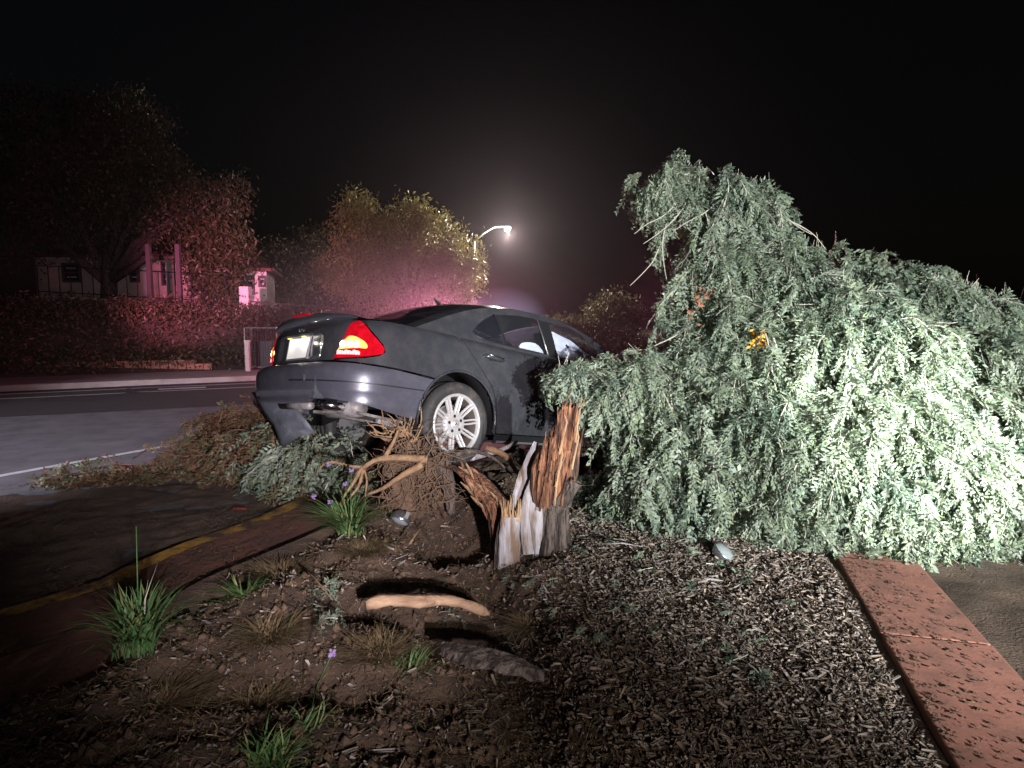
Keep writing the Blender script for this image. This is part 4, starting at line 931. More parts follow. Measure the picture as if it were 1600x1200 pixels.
# landscape lights knocked loose
def spotlamp(name, label, loc, rot, s=1):
    o = empty(name, loc, rot, label, 'garden light', 'knocked-over landscape lights')
    MB().lathe([(.0, -.06), (.045, -.055), (.068, -.03), (.078, 0), (.080, .02), (.076, .024)], 'z', n=26).build('housing', M['lampshell'], o, True)
    MB().lathe([(.070, .018), (.05, .034), (.02, .042), (0, .043)], 'z', n=26).build('lens', M['lamplens'], o, True)
    MB().box((0, .085, -.02), (.03, .03, .05)).build('bracket', M['metal'], o); o.scale = (s, s, s); return o
p = gnd(626, 811, .12); spotlamp('garden_light', 'silver round garden light beside the grass tuft below the roots', p, (R_(155), R_(35), R_(20)), 1.0)
p = gnd(1130, 874, .05); spotlamp('garden_light', 'dull metal garden light sunk in the mulch below the fallen crown', (p.x, p.y, gh(p.x, p.y) + .03), (R_(25), R_(30), R_(10)), 1.0)

# left pile: leafy branches on the road ----------------------------------
pile = empty('branch_pile', gnd(430, 760), label='heap of broken leafy branches on the road edge below the rear bumper', cat='branches')
tl_ = Vector(pile.location)
def pileblobs(spec): return [dB(*s) for s in spec]
PG = pileblobs([(490, 735, 5.9, .24), (470, 710, 6.1, .24), (505, 745, 6.0, .22), (490, 700, 7.0, .34), (555, 750, 5.8, .18), (450, 745, 6.3, .24), (560, 700, 7.4, .34), (520, 660, 7.6, .3), (395, 650, 7.4, .08)])
PR = pileblobs([(440, 700, 6.4, .26), (370, 690, 6.8, .28), (420, 690, 6.9, .30), (380, 700, 6.9, .25), (330, 735, 6.7, .22), (400, 740, 6.5, .24), (280, 755, 6.6, .16), (220, 765, 6.4, .16), (150, 775, 6.3, .14)])
def loc2(q): return q - np.array(tl_)
zf = lambda x, y: 0 * x + .0
for nm, B_, n_, mt, tm in (('green_foliage', PG, 420, M['leaf'], M['twig']), ('brown_foliage', PR, 420, M['leafbrown'], M['twigred']), ('mixed_foliage', PR + PG, 330, M['leafmix'], M['twigred'])):
    r_, d_ = blob_roots(B_, n_, .55); a, b = strands(r_, unit(d_ + rng.normal(size=d_.shape) * .5 + np.array([-.5, -.2, .1])), .30 + .3 * rng.random(n_), droop=.22, wander=.2, floor=zf, fr_per=1, pairs=5, ll=.05, lw=.011)
    leafobj(nm, loc2(a), loc2(b), mt, tm, pile)['kind'] = 'stuff'
for k in range(26):
    random.seed(700 + k); px = random.uniform(215, 420); py = np.interp(px, [200, 300, 420], [765, 730, 690]) + random.uniform(-10, 35); P = [at(px, py, 6.5)]; a = random.uniform(2.4, 4.2)
    for j in range(5): a += random.uniform(-.35, .35) - .08; P.append(at(px := px + math.cos(a) * 16, py := min(790, py + math.sin(a) * 12), 6.5 - .05 * j))
    rootline(P, .011, 'bare_branch', M['twigred'], pile, 5)

# mulch chips -------------------------------------------------------------
def chips(n, xr, yr, lo, hi, mask=None):
    x = rng.uniform(*xr, n); y = yr[0] + (yr[1] - yr[0]) * rng.random(n) ** 1.25
    if mask is not None: k = mask(x, y); x, y = x[k], y[k]
    n = len(x); z = gz(x, y) + rng.random(n) * .028; c = np.stack([x, y, z], 1)
    d = unit(np.stack([rng.normal(size=n), rng.normal(size=n), rng.normal(size=n) * .28], 1)); e = unit(np.cross(d, np.stack([rng.normal(size=n) * .35, rng.normal(size=n) * .35, np.ones(n)], 1))); f = np.cross(d, e)
    L = (lo + (hi - lo) * rng.random((n, 1)) ** 2); W = np.minimum(L * (.12 + .26 * rng.random((n, 1)) ** 1.5), .0065); T = .0010 + .0018 * rng.random((n, 1))
    j = lambda: .75 + .5 * rng.random((n, 1))
    A = [c - d * L * j() - e * W * j(), c - d * L * j() + e * W * j(), c + d * L * j() + e * W * j(), c + d * L * j() - e * W * j()]; up = [a + f * T * j() + f * T for a in A]; lowv = [a - f * T for a in A]
    V = np.stack(up + lowv, 1).reshape(-1, 3); o = np.arange(n)[:, None] * 8
    Fc = np.concatenate([o + np.array(q) for q in ((0, 1, 2, 3), (0, 4, 5, 1), (1, 5, 6, 2), (2, 6, 7, 3), (3, 7, 4, 0))]); rr = rng.random(n) * .8 + .2 * rng.random(n)
    return V, Fc, np.tile(rr, 5)
def mk(x, y): # mulch covers the right side; the left is torn soil with a scatter
    right = 1 / (1 + np.exp(-(x - .32 - .10 * (y - 4)) * 6)); return rng.random(len(x)) < np.maximum(right, .07)
V, Fc, rr = chips(70000, (-2.6, 3.4), (1.8, 6.4), .003, .013, lambda x, y: mk(x, y) & (x > bed_limit(y) + .1) & ~((x > 1.72 + (y - 2.9) * .277)))
tag(indexed('mulch_shreds', V, Fc, M['chip'], rnd=rr), 'fine fibrous shreds and grit between the mulch chips', 'mulch', kind='stuff')
V, Fc, rr = chips(68000, (-2.6, 3.4), (1.8, 6.4), .007, .030, lambda x, y: mk(x, y) & (x > bed_limit(y) + .1) & (np.abs(x) < y * .95 + .3) & ~((x > 1.72 + (y - 2.9) * .277)))
tag(indexed('mulch_chips', V, Fc, M['chip'], rnd=rr), 'brown shredded wood mulch covering the planting bed', 'mulch', kind='stuff')
V, Fc, rr = chips(420, (-2.4, 2.6), (2.0, 5.6), .025, .06, lambda x, y: (x > bed_limit(y) + .15) & (rng.random(len(x)) < np.where(x < .2, .35, 1)) & ~((x > 1.70 + (y - 2.9) * .277)))
tag(indexed('wood_debris', V, Fc, M['chip'], rnd=np.clip(rr + .15, 0, 1)), 'larger wood splinters scattered over the bed', 'wood debris', kind='stuff')
# soil clods on the torn left
n = 5200; x = rng.uniform(-2.6, .6, n); y = 1.9 + 4 * rng.random(n) ** 1.2; k = (x > bed_limit(y) + .05) & (np.abs(x) < y); x, y = x[k], y[k]; n = len(x)
oc = np.array([(1, 0, 0), (0, 1, 0), (-1, 0, 0), (0, -1, 0), (0, 0, 1), (0, 0, -1)], float); sz = .006 + .022 * rng.random((n, 1, 1)) ** 3
V = (np.stack([x, y, gz(x, y) + .004], 1)[:, None] + oc[None] * sz * (.6 + .8 * rng.random((n, 6, 1)))).reshape(-1, 3); o = np.arange(n)[:, None] * 6
Fc = np.concatenate([o + np.array(q) for q in ((0, 1, 4), (1, 2, 4), (2, 3, 4), (3, 0, 4), (1, 0, 5), (2, 1, 5), (3, 2, 5), (0, 3, 5))])
tag(indexed('soil_clods', V, Fc, M['rootsoil']), 'crumbled soil clods thrown over the torn bed', 'soil', kind='stuff')
# leaf litter: fallen leaflet sprays on the bed
n = 90; rx = rng.uniform(-.2, 2.1, n); ry = rng.uniform(2.6, 4.9, n); kk = (rx < 1.6 + (ry - 2.9) * .277); rx, ry = rx[kk], ry[kk]
ll_, ss_ = strands(np.stack([rx, ry, gz(rx, ry) + .05], 1), unit(np.stack([rng.normal(size=len(rx)), rng.normal(size=len(rx)), 0 * rx], 1)), .02 + .1 * rng.random(len(rx)) ** 2, steps=2, droop=.1, floor=gz, fr_per=1, fl=.08, pairs=5, ll=.03)
o = leafobj('leaf_litter', ll_, ss_, M['leaf'], M['twig'], None); tag(o, 'small green leaf sprays fallen over the mulch', 'leaves', kind='stuff')

# straw, dead leaves and rootlets matted over the torn bed and the gutter
def straw(name, n, fx, m, lo, hi, label, zf):
    x, y = fx(n); n = len(x); z = zf(x, y) + .004 + .02 * rng.random(n); a = rng.uniform(0, 6.28, n); L = lo + (hi - lo) * rng.random(n) ** 2; P = []
    c = rng.normal(size=n) * 2.2; q = np.stack([x, y, z], 1)
    for i in range(5):
        P.append(q.copy()); q = q + np.stack([np.cos(a), np.sin(a), .25 * rng.normal(size=n)], 1) * (L / 4)[:, None]; a = a + c * .25; q[:, 2] = np.maximum(q[:, 2], zf(q[:, 0], q[:, 1]) + .003)
    P = np.stack(P, 1); d = unit(np.diff(P, axis=1)); sd = unit(np.cross(d, np.array([0, 0, 1.]) + rng.normal(size=d.shape) * .3)) * .0014
    Q = np.stack([P[:, :-1] - sd, P[:, :-1] + sd, P[:, 1:] + sd, P[:, 1:] - sd], 2).reshape(-1, 4, 3); tag(quads(name, Q, m, None, np.repeat(rng.random(n), 4)), label, 'litter', kind='stuff')
def fx1(n):
    x = rng.uniform(-2.6, .45, n); y = 1.9 + 3.6 * rng.random(n) ** 1.1; k = (x > bed_limit(y) + .03) & (fbm(x, y, 2.4, 3) > rng.uniform(-.5, .25, n)); return x[k], y[k]
straw('straw_litter', 15000, fx1, M['drygrass'], .03, .14, 'dry straw and rootlets matted over the torn soil', gz)
def fx2(n):
    y = rng.uniform(3.4, 6.6, n); x = bed_limit(y) - 3.6 * rng.random(n) ** 1.3; k = fbm(x, y, 1.7, 3) > rng.uniform(-.3, .4, n); return x[k], y[k]
straw('gutter_litter', 6500, fx2, M['leafbrown'], .03, .12, 'brown leaf and twig litter strewn over the kerb and gutter', lambda x, y: 0 * x + .055)
def fx3(n):
    x = rng.uniform(-.1, 2.2, n); y = 2.0 + 3.0 * rng.random(n) ** 1.1; k = x < 1.68 + (y - 2.9) * .277; return x[k], y[k]
straw('mulch_fibre', 7000, fx3, M['drygrass'], .02, .07, 'pale wood fibres lying over the mulch', gz)
# grass tufts -------------------------------------------------------------
def tuft(name, label, loc, n, h, spread, m, lean=(0, 0), group=None, wd=.0045, cat='grass tuft', nseg=5, mats=None):
    t = empty(name, loc, label=label, cat=cat, group=group); az = rng.uniform(0, 2 * math.pi, n); out = spread * (.25 + .9 * rng.random(n)); hh = h * (.5 + .6 * rng.random(n))
    b = np.stack([rng.normal(size=n) * .035, rng.normal(size=n) * .03, 0 * az], 1); pts = []
    for i in range(nseg + 1):
        s = i / nseg; o = out * s ** 1.7; pts.append(b + np.stack([np.cos(az) * o + lean[0] * s * hh, np.sin(az) * o + lean[1] * s * hh, hh * (s - .35 * s ** 3 * (out / spread))], 1))
    P = np.stack(pts, 1); d = unit(np.stack([-np.sin(az), np.cos(az), 0 * az], 1)); w_ = wd * np.sin(np.pi * (.12 + .86 * np.linspace(0, 1, nseg + 1)))[None, :, None]
    A = P - d[:, None] * w_; B = P + d[:, None] * w_; Q = np.stack([A[:, :-1], B[:, :-1], B[:, 1:], A[:, 1:]], 2).reshape(-1, 4, 3)
    quads('blades', Q, m, t, np.repeat(rng.random(n), nseg))['kind'] = 'stuff'; return t
def onbed(px, py, z=.08): p = gnd(px, py, z); return (p.x, p.y, gh(p.x, p.y) - .01)
p = onbed(548, 845); t = tuft('grass_tuft', 'bright green strappy grass tuft with purple flowers in front of the roots', p, 300, .31, .34, M['grass'], (-.1, -.1), 'grass tufts in the planting bed', .006)
def flower(t, dx, dz, dy=0):
    MB().tube([(0, 0, 0), (dx * .4, dy * .4, dz * .6), (dx, dy, dz)], .003, 5).build('stalk', M['grass'], t, True)
    mb = MB(); random.seed(int(dx * 1000))
    for k in range(9):
        a = random.uniform(0, 6.28); mb.tube([(dx, dy, dz), (dx + .016 * math.cos(a), dy + .016 * math.sin(a), dz + random.uniform(-.006, .026))], [.003, .006], 5)
    mb.build('flower_head', M['petal'], t)
for dx, dz in ((-.12, .50), (.03, .46), (-.23, .28), (-.12, .24)): flower(t, dx, dz, -.05)
flower(t, .0, .38, -.1)
def rest(px, py): return onbed(px, py)
tuft('grass_tuft', 'tall green grass tuft at the left edge by the red kerb', rest(215, 1035), 190, .34, .26, M['grass'], (.05, 0), 'grass tufts in the planting bed', .0055)
t = bpy.data.objects['grass_tuft.001']; MB().tube([(.02, 0, 0), (.02, 0, .3), (.03, 0, .58)], [.004, .003, .002], 5).build('seed_stalk', M['grass'], t, True); MB().tube([(.03, 0, 0), (.05, 0, .25), (.12, 0, .43)], [.003, .003, .002], 5).build('seed_stalk', M['twig'], t, True)
tuft('grass_tuft', 'low sprawling green tuft just right of the red kerb', rest(385, 950), 80, .11, .22, M['grass'], (-.5, 0), 'grass tufts in the planting bed', .004)
tuft('grass_tuft', 'short bright tuft right of the tan branch end', rest(640, 1015), 46, .13, .13, M['grass'], (.3, 0), 'grass tufts in the planting bed', .004)
tuft('grass_tuft', 'dark green tuft at the very bottom left of centre', rest(420, 1190), 90, .16, .16, M['grass'], (.2, 0), 'grass tufts in the planting bed', .004)
tuft('grass_tuft', 'sparse leaning tuft near the bottom with a lone purple flower stalk', rest(480, 1110), 30, .10, .12, M['grass'], (.6, 0), 'grass tufts in the planting bed', .004)
t = bpy.data.objects['grass_tuft.005']; flower(t, .10, .30)
for i, (px, py, h, sp, lab) in enumerate(((570, 870, .07, .2, 'tan dry tuft under the bright green grass tuft'), (440, 900, .08, .22, 'matted brown dry grass beside the red kerb'), (420, 1000, .10, .24, 'wide dry brown clump left of the tan branch'), (590, 1010, .10, .2, 'feathery dry grass below the tan branch'), (395, 1060, .10, .2, 'dim brown clump at the lower left'), (250, 1090, .06, .25, 'low dry clump under the tall left tuft'), (830, 930, .05, .2, 'thin dry tuft at the foot of the pale slabs'))):
    tuft('dry_clump', lab, rest(px, py), 420, h * 1.25, sp * 1.15, M['drygrass'], (rng.normal() * .3, 0), 'dry grass clumps', .0028, 'dry grass')
for i, (px, py, lab) in enumerate(((845, 900, 'small green sprig at the foot of the stump'), (810, 935, 'green sprig in the soil below the pale slab'), (880, 1000, 'tiny green sprig in the shaded mulch'), (1165, 998, 'tiny green sprig in the middle of the mulch'), (1150, 900, 'green leaf spray under the sunken garden light'), (1050, 850, 'flat green spray just below the fallen crown'), (1355, 1040, 'green leaf beside the red edging joint'), (505, 920, 'dark green weed left of the tan branch'), (500, 975, 'weed in the torn soil left of centre'), (700, 910, 'small weed above the tan branch'))):
    p = rest(px, py); e = empty('weed_sprig', (p[0], p[1], p[2] + .02), label=lab, cat='weed', group='small green sprigs on the bed')
    a, b = strands(np.zeros((5, 3)), unit(rng.normal(size=(5, 3)) * [1, 1, .2] + [0, 0, .35]), np.full(5, .09), steps=4, droop=.15, fr_per=1, fl=.06, pairs=4, ll=.026, lw=.007)
    leafobj('leaves', a, b, M['leaf'], M['twig'], e)['kind'] = 'stuff'
# thin twigs lying about
for i, (a, b, lab) in enumerate((((465, 880), (520, 935), 'pale forked twig across the dry clump'), ((640, 850), (665, 825), 'thin twig sticking up beside the silver garden light'), ((940, 850), (1005, 852), 'pale straight stick below the crown'), ((1090, 910), (1130, 905), 'short pale twig on the mulch by the sunken light'), ((540, 810), (480, 806), 'short brown stick in the dark gutter'))):
    A = gnd(*a, .12); B = gnd(*b, .13); B.z = .16 if i == 1 else .12; A.z = max(A.z, gh(A.x, A.y) + .015); B.z = max(B.z, gh(B.x, B.y) + .015)
    mb = MB().tube([A, A.lerp(B, .5) + Vector((0, .01, .012)), B], [.007, .006, .003], 6, jit=.1); o = mb.build('twig', M['sapwood'] if i in (2, 3) else M['root'], None, True); tag(o, lab, 'twig')
p = gnd(375, 797, .0); o = MB().box((p.x, p.y, .012), (.11, .07, .02), rot=(0, .1, .3)).build('lens_fragment', M['reddebris']); tag(o, 'red broken tail lamp fragment on the dark gutter', 'debris')
p = gnd(1003, 822, .1); o = MB().box((p.x, p.y, gh(p.x, p.y) + .03), (.09, .05, .015), rot=(.3, .2, .5), top=(.4, .7)).build('plastic_shard', M['plastic']); tag(o, 'grey plastic shard at the lower edge of the fallen crown', 'debris')

# red concrete edging on the right ----------------------------------------
L0 = Vector(gnd(1303, 872, .08)); L1 = Vector(gnd(1385, 1020, .08)); dr_ = (L1 - L0).normalized(); nr = Vector((-dr_.y, dr_.x, 0)) * 1.0
if nr.x < 0: nr = -nr
edg = empty('concrete_edging', (L0.x, L0.y, 0), label='reddish-brown concrete edging slabs strewn with soil at the right', cat='edging'); Jp = Vector(gnd(1372, 992, .08)); dj = (Jp - L0).dot(dr_)
for a, b, dz in ((-3.2, -.02, -.01), (0, dj - .008, 0), (dj + .008, dj + 1.6, .004), (dj + 1.616, dj + 3.4, 0)):
    c = dr_ * (a + b) / 2 + nr * .25; mb = MB().box((c.x, c.y, .02 + dz), (b - a, .46, .15), rot=(R_(1), 0, math.atan2(dr_.y, dr_.x))); s = mb.build('slab', M['redconc'], edg); bv = s.modifiers.new('b', 'BEVEL'); bv.width = .008; bv.segments = 2
n = 900; u = rng.uniform(-.3, 2.6, n); v = .03 + .43 * rng.random(n) ** 2.2; c0 = np.array([L0.x, L0.y, .1]) + np.outer(u, np.array(dr_)) + np.outer(v, np.array(nr)); c0[:, 2] = .103
d = unit(np.stack([rng.normal(size=n), rng.normal(size=n), 0 * u], 1)) * (.004 + .014 * rng.random((n, 1)) ** 2); e = np.stack([-d[:, 1], d[:, 0], 0 * u], 1) * .5; h_ = np.array([0, 0, .006])
Vd = np.stack([c0 - d, c0 + e, c0 + d, c0 - e, c0 + h_], 1).reshape(-1, 3); o = np.arange(n)[:, None] * 5
tag(indexed('edging_dirt', Vd, np.concatenate([o + np.array(q) for q in ((0, 1, 4), (1, 2, 4), (2, 3, 4), (3, 0, 4))]), M['rootsoil']), 'crumbs of soil and bark scattered on the red edging', 'dirt', kind='stuff')
sheet('paving', [(L0.x + .5 - .3 * 4, L0.y + 1.4 - 6, 0) if False else (2.9, -2, 0), (9, -2, 0), (9, 5.2, 0), (2.75, 5.2, 0)], .02, M['conc'])

# ================================================================== background
def leafcloud(blobs, n, size, rngz=1.0):
    ctr, dd = blob_roots(blobs, n // 24, .45, front=False); c = np.repeat(ctr, 24, 0) + rng.normal(size=(len(ctr) * 24, 3)) * size * 2.4
    c[:, 2] -= np.abs(rng.normal(size=len(c))) * size * 2; k = len(c); a = unit(rng.normal(size=(k, 3)) + np.array([0, 0, -.9])) * size * (.6 + .7 * rng.random((k, 1))); b = unit(np.cross(a, rng.normal(size=(k, 3)))) * size * .34
    return np.stack([c - a, c + b, c + a, c - b], 1), np.repeat(rng.random(len(ctr)), 24) * .6 + .4 * rng.random(k)
def bgtree(name, label, x, y, z0, blobs, n, size, mt, trunk=.25, limbs=5):
    t = empty(name, (x, y, z0), label=label, cat='tree', group='trees across the road'); o3 = np.array([x, y, z0])
    q, r = leafcloud(blobs, n, size); quads('crown', q - o3, mt, t, np.clip(r, 0, 1))['kind'] = 'stuff'
    mb = MB(); random.seed(int(x * 10)); h = min(b[2] for b in blobs) - z0
    mb.tube([(0, 0, 0), (.1, 0, h * .6), (.0, .1, h + .3)], [trunk, trunk * .8, trunk * .6], 8, jit=.1)
    for b in random.sample(blobs, min(limbs, len(blobs))): mb.tube([(0, 0, h * .5), ((b[0] - x) * .4, (b[1] - y) * .4, h + (b[2] - z0 - h) * .35), (b[0] - x, b[1] - y, b[2] - z0)], [trunk * .55, trunk * .35, .03], 6, jit=.1)
    mb.build('trunk', M['bark'], t, True); return t
# tree beside the street lamp
B1 = [dB(560, 350, 45, 2.0), dB(590, 380, 45, 2.2), dB(640, 355, 45, 2.0), dB(680, 370, 45, 1.9), dB(720, 400, 45, 1.6), dB(700, 430, 45, 1.9), dB(640, 420, 45, 2.4), dB(575, 430, 45, 2.4), dB(530, 420, 45, 1.7), dB(735, 420, 45, .95), dB(560, 320, 45.5, 1.1), dB(655, 330, 45, 1.0), dB(728, 445, 45, .9)]
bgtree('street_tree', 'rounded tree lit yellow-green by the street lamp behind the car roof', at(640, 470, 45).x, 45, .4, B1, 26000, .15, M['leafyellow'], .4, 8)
B2 = [dB(170, 250, 30, 3.0), dB(230, 305, 29, 2.4), dB(120, 290, 29, 3.2), dB(275, 335, 28, 1.7), dB(330, 350, 28.5, 1.7), dB(360, 300, 29, 1.0), dB(310, 320, 28.5, 1.6), dB(210, 200, 30, 1.8), dB(60, 250, 30, 3.6), dB(-20, 330, 30, 3.2), dB(330, 400, 27.5, .9)]
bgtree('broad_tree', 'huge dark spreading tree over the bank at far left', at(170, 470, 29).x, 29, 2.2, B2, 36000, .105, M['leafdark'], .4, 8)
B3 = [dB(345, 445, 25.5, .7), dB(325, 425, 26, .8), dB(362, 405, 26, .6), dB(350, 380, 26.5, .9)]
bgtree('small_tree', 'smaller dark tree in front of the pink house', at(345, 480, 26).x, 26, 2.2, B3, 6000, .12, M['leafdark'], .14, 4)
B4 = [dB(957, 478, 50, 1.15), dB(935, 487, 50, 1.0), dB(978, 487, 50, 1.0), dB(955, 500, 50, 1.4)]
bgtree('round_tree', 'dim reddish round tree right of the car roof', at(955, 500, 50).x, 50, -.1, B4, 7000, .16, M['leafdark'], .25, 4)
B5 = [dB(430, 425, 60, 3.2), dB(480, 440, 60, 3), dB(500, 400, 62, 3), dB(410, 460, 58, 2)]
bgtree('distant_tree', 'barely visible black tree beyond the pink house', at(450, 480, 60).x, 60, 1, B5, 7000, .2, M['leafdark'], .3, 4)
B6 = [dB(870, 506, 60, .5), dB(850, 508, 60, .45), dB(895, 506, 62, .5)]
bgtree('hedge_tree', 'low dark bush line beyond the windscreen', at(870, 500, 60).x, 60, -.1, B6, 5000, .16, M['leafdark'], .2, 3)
# bank shrubs as ground cover
n = 5200; qs = []
px = rng.uniform(-120, 1050, n); u = rng.random(n) * 5.0; FBx = np.array([p.x for p in dense]); FBy = np.array([p.y for p in dense])
bx = rng.uniform(-26, 6, n); by = np.interp(bx, FBx, FBy) + u * 1.15 + .3; bz = bankz(u, bx) + .15 + .25 * rng.random(n)
ctr = np.stack([bx, by, bz], 1); c = np.repeat(ctr, 16, 0) + rng.normal(size=(n * 16, 3)) * np.array([.28, .28, .16]); a = unit(rng.normal(size=c.shape) + [0, 0, .5]) * .07 * (.6 + .8 * rng.random((len(c), 1))); b = unit(np.cross(a, rng.normal(size=c.shape))) * .03
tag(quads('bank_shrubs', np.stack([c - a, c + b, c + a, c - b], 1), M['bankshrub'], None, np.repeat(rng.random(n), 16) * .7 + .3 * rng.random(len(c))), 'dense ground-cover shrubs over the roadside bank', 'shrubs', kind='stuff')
# pink-lit house
def house(name, label, px0, px1, pyb, pyt, Y, depth, wall, rise, wins, roofm, eave=.35):
    A = at(px0, pyb, Y); B = at(px1, pyb, Y); T = at(px0, pyt, Y); w_ = B.x - A.x; h = T.z - A.z; zb = 1.2
    h0 = empty(name, (A.x + w_ / 2, Y, A.z - zb), label=label, cat='house')
    MB().box((0, depth / 2, (h + zb) / 2), (w_, depth, h + zb)).build('wall', wall, h0)
    mb = MB(); e = eave; x = w_ / 2 + e; z = h + zb
    mb.v += [(-x, -e, z), (x, -e, z), (x, depth + e, z), (-x, depth + e, z), (-x, -e, z + .12), (x, -e, z + .12), (x, depth + e, z + .12), (-x, depth + e, z + .12), (-x * .25, depth / 2, z + rise), (x * .25, depth / 2, z + rise)]
    mb.f += [(0, 3, 2, 1), (0, 1, 5, 4), (1, 2, 6, 5), (2, 3, 7, 6), (3, 0, 4, 7), (4, 5, 9, 8), (5, 6, 9), (6, 7, 8, 9), (7, 4, 8)]
    mb.build('roof', roofm, h0)
    for (wx0, wx1, wy0, wy1) in wins:
        a = at(wx0, wy1, Y) - Vector(h0.location); b = at(wx1, wy0, Y) - Vector(h0.location); cx, cz = (a.x + b.x) / 2, (a.z + b.z) / 2; ww, hh = b.x - a.x, b.z - a.z
        fr = MB(); t = .09
        for q in ((cx - ww / 2, cz, t, hh + t), (cx + ww / 2, cz, t, hh + t)): fr.box((q[0], -.03, q[1]), (q[2], .08, q[3]))
        for q in ((cx, cz - hh / 2, ww - t, t), (cx, cz + hh / 2, ww - t, t), (cx, cz, ww - t, .05)): fr.box((q[0], -.03, q[1]), (q[2], .08, q[3]))
        wn = fr.build('window', M['darktrim'], h0); MB().box((cx, -.004, cz), (ww, .01, hh)).build('pane', M['pane'], wn)
        mu = MB()
        for q in (-.25, .25): mu.box((cx, -.02, cz + hh * q), (ww * .55, .02, .05))
        mu.build('blind_rail', M['stucco'], wn)
    return h0
ph = house('pink_house', 'small two-window stucco house glowing pink above the bank', 376, 427, 487, 424, 27.5, 3.5, M['stucco'], .35, [(397, 406, 432, 459), (415, 423, 432, 447)], M['roof'])
ph.rotation_euler.z = R_(15); ph.location.x -= .28
house('long_house', 'long low house half hidden behind the dark spreading tree at left', 60, 335, 478, 402, 31, 6, M['stuccodim'], 1.2, [(205, 216, 412, 440), (255, 272, 410, 445), (100, 125, 412, 440), (300, 318, 415, 440)], M['roof'])
for i, (px, lab) in enumerate(((232, 'tan house porch post left of the purple wall'), (268, 'porch post right of the purple wall'))):
    a = at(px, 478, 30.4); o = MB().box((a.x, 30.4, a.z + .6), (.25, .25, 3.4)).build('porch_post', M['stucco']); tag(o, lab, 'post')
# boundary wall with pillar on top of the bank
wl = empty('low_garden_wall', at(290, 490, 25.5), label='pale low wall with end pillar running along the top of the bank', cat='wall'); b0 = Vector(wl.location)
Pw = [at(60, 462, 26), at(200, 470, 25.5), at(290, 474, 25), at(378, 484, 24.3)]
mb = MB()
for p, q in zip(Pw[:-1], Pw[1:]):
    c = (p + q) / 2 - b0; mb.box((c.x, c.y, c.z - .35), ((q - p).length, .2, .75), rot=(0, -math.atan2(q.z - p.z, (q - p).xy.length), math.atan2(q.y - p.y, q.x - p.x)))
mb.build('wall_run', M['stucco'], wl); p = at(385, 490, 24.2) - b0; MB().box((p.x, p.y, p.z + .35), (.34, .34, 1.3)).build('pillar', M['stucco'], wl)
# railings
def fence(name, label, pts, h, sp, m, r=.025):
    f = empty(name, pts[0], label=label, cat='fence'); b0 = Vector(pts[0]); mb = MB()
    for z in (h, h * .15): mb.tube([Vector(p) - b0 + Vector((0, 0, z)) for p in pts], r * .8, 5)
    mb.build('rail', m, f)
    for p, q in zip(pts[:-1], pts[1:]):
        n = max(1, int((q - p).length / sp))
        for k in range(n): c = p.lerp(q, k / n) - b0; MB().tube([c, c + Vector((0, 0, h))], r * .6, 5).build('picket', m, f)
    return f
fence('iron_fence', 'dark iron fence on the wall before the long house', [at(60, 462, 25.9), at(200, 470, 25.4), at(300, 476, 24.9), at(372, 484, 24.3)], 1.2, .45, M['trim'])
fence('wire_fence', 'thin rail fence right of the pink house', [at(392, 496, 24), at(438, 500, 24.2), at(520, 504, 26), at(600, 510, 30)], .6, .5, M['darktrim'], .03)
for i, px in enumerate((236, 282)):
    a = at(px, 470, 25.0); o = MB().box((a.x, 25.0, a.z + .9), (.16, .16, 2.5)).build('fence_post', M['darktrim']); tag(o, ('left' if i == 0 else 'right') + ' of the two tall dark posts before the long house', 'post', 'tall dark posts')
# retaining blocks, post, utility cage at the pavement
a = gnd(200, 582, .12); c = gnd(325, 579, .12); rw = empty('retaining_wall', (a.x, a.y + .3, .12), label='low pinkish retaining wall at the back of the pavement', cat='wall')
dx = (c - a); ang = math.atan2(dx.y, dx.x); n = 9
for k in range(-8, n):
    q = dx * ((k + .5) / n); MB().box((q.x, q.y, .16 - (.0 if k < n - 2 else .06)), (dx.length / n - .02, .3, .32 if k < n - 2 else .2), rot=(0, 0, ang)).build('block', M['redconc'], rw)
a = gnd(388, 580, .12); o = MB().box((a.x, a.y, .55), (.11, .11, .86)).box((a.x, a.y, 1.0), (.14, .14, .05)).build('marker_post', M['stucco']); tag(o, 'short white marker post beside the wire cage', 'post')
a = gnd(414, 577, .12); cg = empty('utility_cage', (a.x, a.y, .12), label='grey wire utility cage on the pavement edge', cat='cage')
mb = MB(); W_, D_, H_ = .95, .5, 1.25
for sx_ in (-1, 1):
    for sy2 in (-1, 1): mb.tube([(sx_ * W_ / 2, sy2 * D_ / 2, 0), (sx_ * W_ / 2, sy2 * D_ / 2, H_)], .025, 6)
for z in (.08, H_):
    mb.tube([(-W_ / 2, -D_ / 2, z), (W_ / 2, -D_ / 2, z), (W_ / 2, D_ / 2, z), (-W_ / 2, D_ / 2, z), (-W_ / 2, -D_ / 2, z)], .02, 5)
mb.build('cage_frame', M['under'], cg); mb = MB()
for k in range(1, 12): mb.tube([(-W_ / 2 + k * W_ / 12, -D_ / 2, 0), (-W_ / 2 + k * W_ / 12, -D_ / 2, H_)], .006, 4)
mb.build('cage_bars', M['darktrim'], cg); MB().box((0, .03, .45), (.5, .25, .8)).build('meter_box', M['trim'], cg)
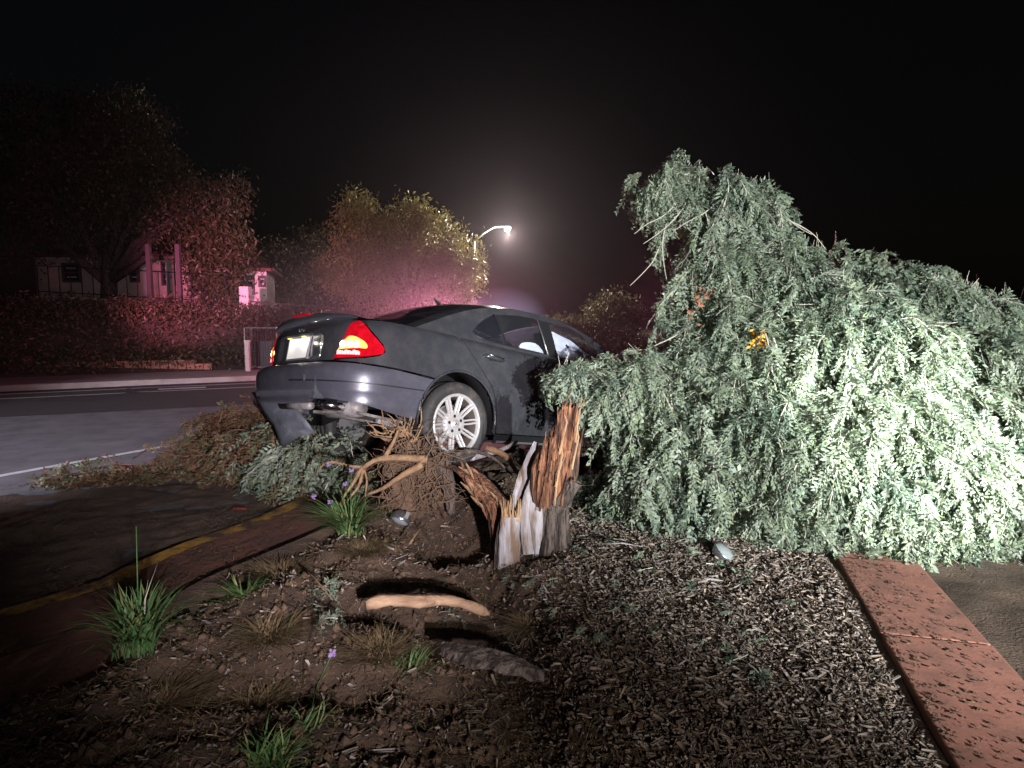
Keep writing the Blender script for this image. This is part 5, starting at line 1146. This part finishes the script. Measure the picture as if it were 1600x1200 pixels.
# street lamp
P = at(738, 500, 50); hd = at(793, 357, 50); sl = empty('street_lamp', (P.x, 50, -.2), label='lit street lamp on a curved arm above the car roof', cat='street lamp'); b0 = Vector(sl.location)
jt = at(742, 375, 50) - b0; hv = hd - b0
MB().tube([(0, 0, 0), (0, 0, jt.z * .6), (jt.x, 0, jt.z)], [.14, .11, .07], 10).build('pole', M['metal'], sl, True)
MB().tube([(jt.x, 0, jt.z - .1), (jt.x + .7, 0, jt.z + .5), (jt.x + 1.5, 0, hv.z + .1), (hv.x, 0, hv.z + .16)], [.06, .05, .045, .045], 8).build('arm', M['metal'], sl, True)
MB().lathe([(0, .16), (.16, .14), (.27, .04), (.28, 0), (.2, -.01)], 'z', (hv.x, 0, hv.z + .06), 16).build('lamp_head', M['metal'], sl, True)
MB().lathe([(0, -.20), (.12, -.17), (.20, -.08), (.22, .03), (0, .04)], 'z', (hv.x, 0, hv.z), 16).build('lamp_globe', M['ledlamp'], sl, True)
lp = lamp('street_lamp_light', 'POINT', (hd.x, hd.y - .1, hd.z - .55), None, 11500, (1, .85, .72), .15)
# haze
hz = MB().box((0, 35, 6.5), (150, 120, 17)).build('haze', None); hz.data.materials.clear(); hm = bpy.data.materials.new('haze'); hm.use_nodes = True; t = hm.node_tree; t.nodes.clear()
o_ = t.nodes.new('ShaderNodeOutputMaterial'); v_ = t.nodes.new('ShaderNodeVolumePrincipled'); v_.inputs['Density'].default_value = .0004; v_.inputs['Color'].default_value = (.9, .82, .95, 1); v_.inputs['Anisotropy'].default_value = .8
t.links.new(v_.outputs[0], o_.inputs['Volume']); hz.data.materials.append(hm); hz['kind'] = 'stuff'; tag(hz, 'thin smoky night haze over the whole scene', 'haze')

mb = MB().lathe(([(0.001, 1.0)] + [(math.sin(a), math.cos(a)) for a in np.linspace(.15, 3.0, 16)] + [(0.001, -1.0)])[::-1], 'z', n=28)
sm = mb.build('smoke', None, None, True); sm.data.materials.clear(); c = at(788, 500, 21.5); sm.location = c; sm.scale = (1.5, 1.2, 1.15)
vm = bpy.data.materials.new('smoke'); vm.use_nodes = True; t = vm.node_tree; t.nodes.clear(); o_ = t.nodes.new('ShaderNodeOutputMaterial'); v_ = t.nodes.new('ShaderNodeVolumePrincipled')
tc = t.nodes.new('ShaderNodeTexCoord'); ln = t.nodes.new('ShaderNodeVectorMath'); ln.operation = 'LENGTH'; t.links.new(tc.outputs['Object'], ln.inputs[0])
m1 = t.nodes.new('ShaderNodeMapRange'); m1.inputs[1].default_value = 1.0; m1.inputs[2].default_value = .4; m1.inputs[3].default_value = 0; m1.inputs[4].default_value = .35; t.links.new(ln.outputs['Value'], m1.inputs[0])
t.links.new(m1.outputs[0], v_.inputs['Density']); v_.inputs['Color'].default_value = (.8, .85, 1, 1); t.links.new(v_.outputs[0], o_.inputs['Volume']); sm.data.materials.append(vm)
tag(sm, 'bluish puff of smoke rising behind the car roof', 'smoke', kind='stuff')

sm2 = sm.copy(); sm2.data = sm.data.copy(); COL.objects.link(sm2); sm2.name = 'smoke'; c = at(640, 500, 17); sm2.location = c; sm2.scale = (6.5, 3.2, 2.6)
vm2 = vm.copy(); sm2.data.materials.clear(); sm2.data.materials.append(vm2)
for n_ in vm2.node_tree.nodes:
    if n_.type == 'MAP_RANGE': n_.inputs[2].default_value = .0; n_.inputs[4].default_value = .035
    if n_.type == 'PRINCIPLED_VOLUME': n_.inputs['Color'].default_value = (.95, .85, .9, 1)
sm2['label'] = 'thin reddish smoke drifting across the road beyond the boot'
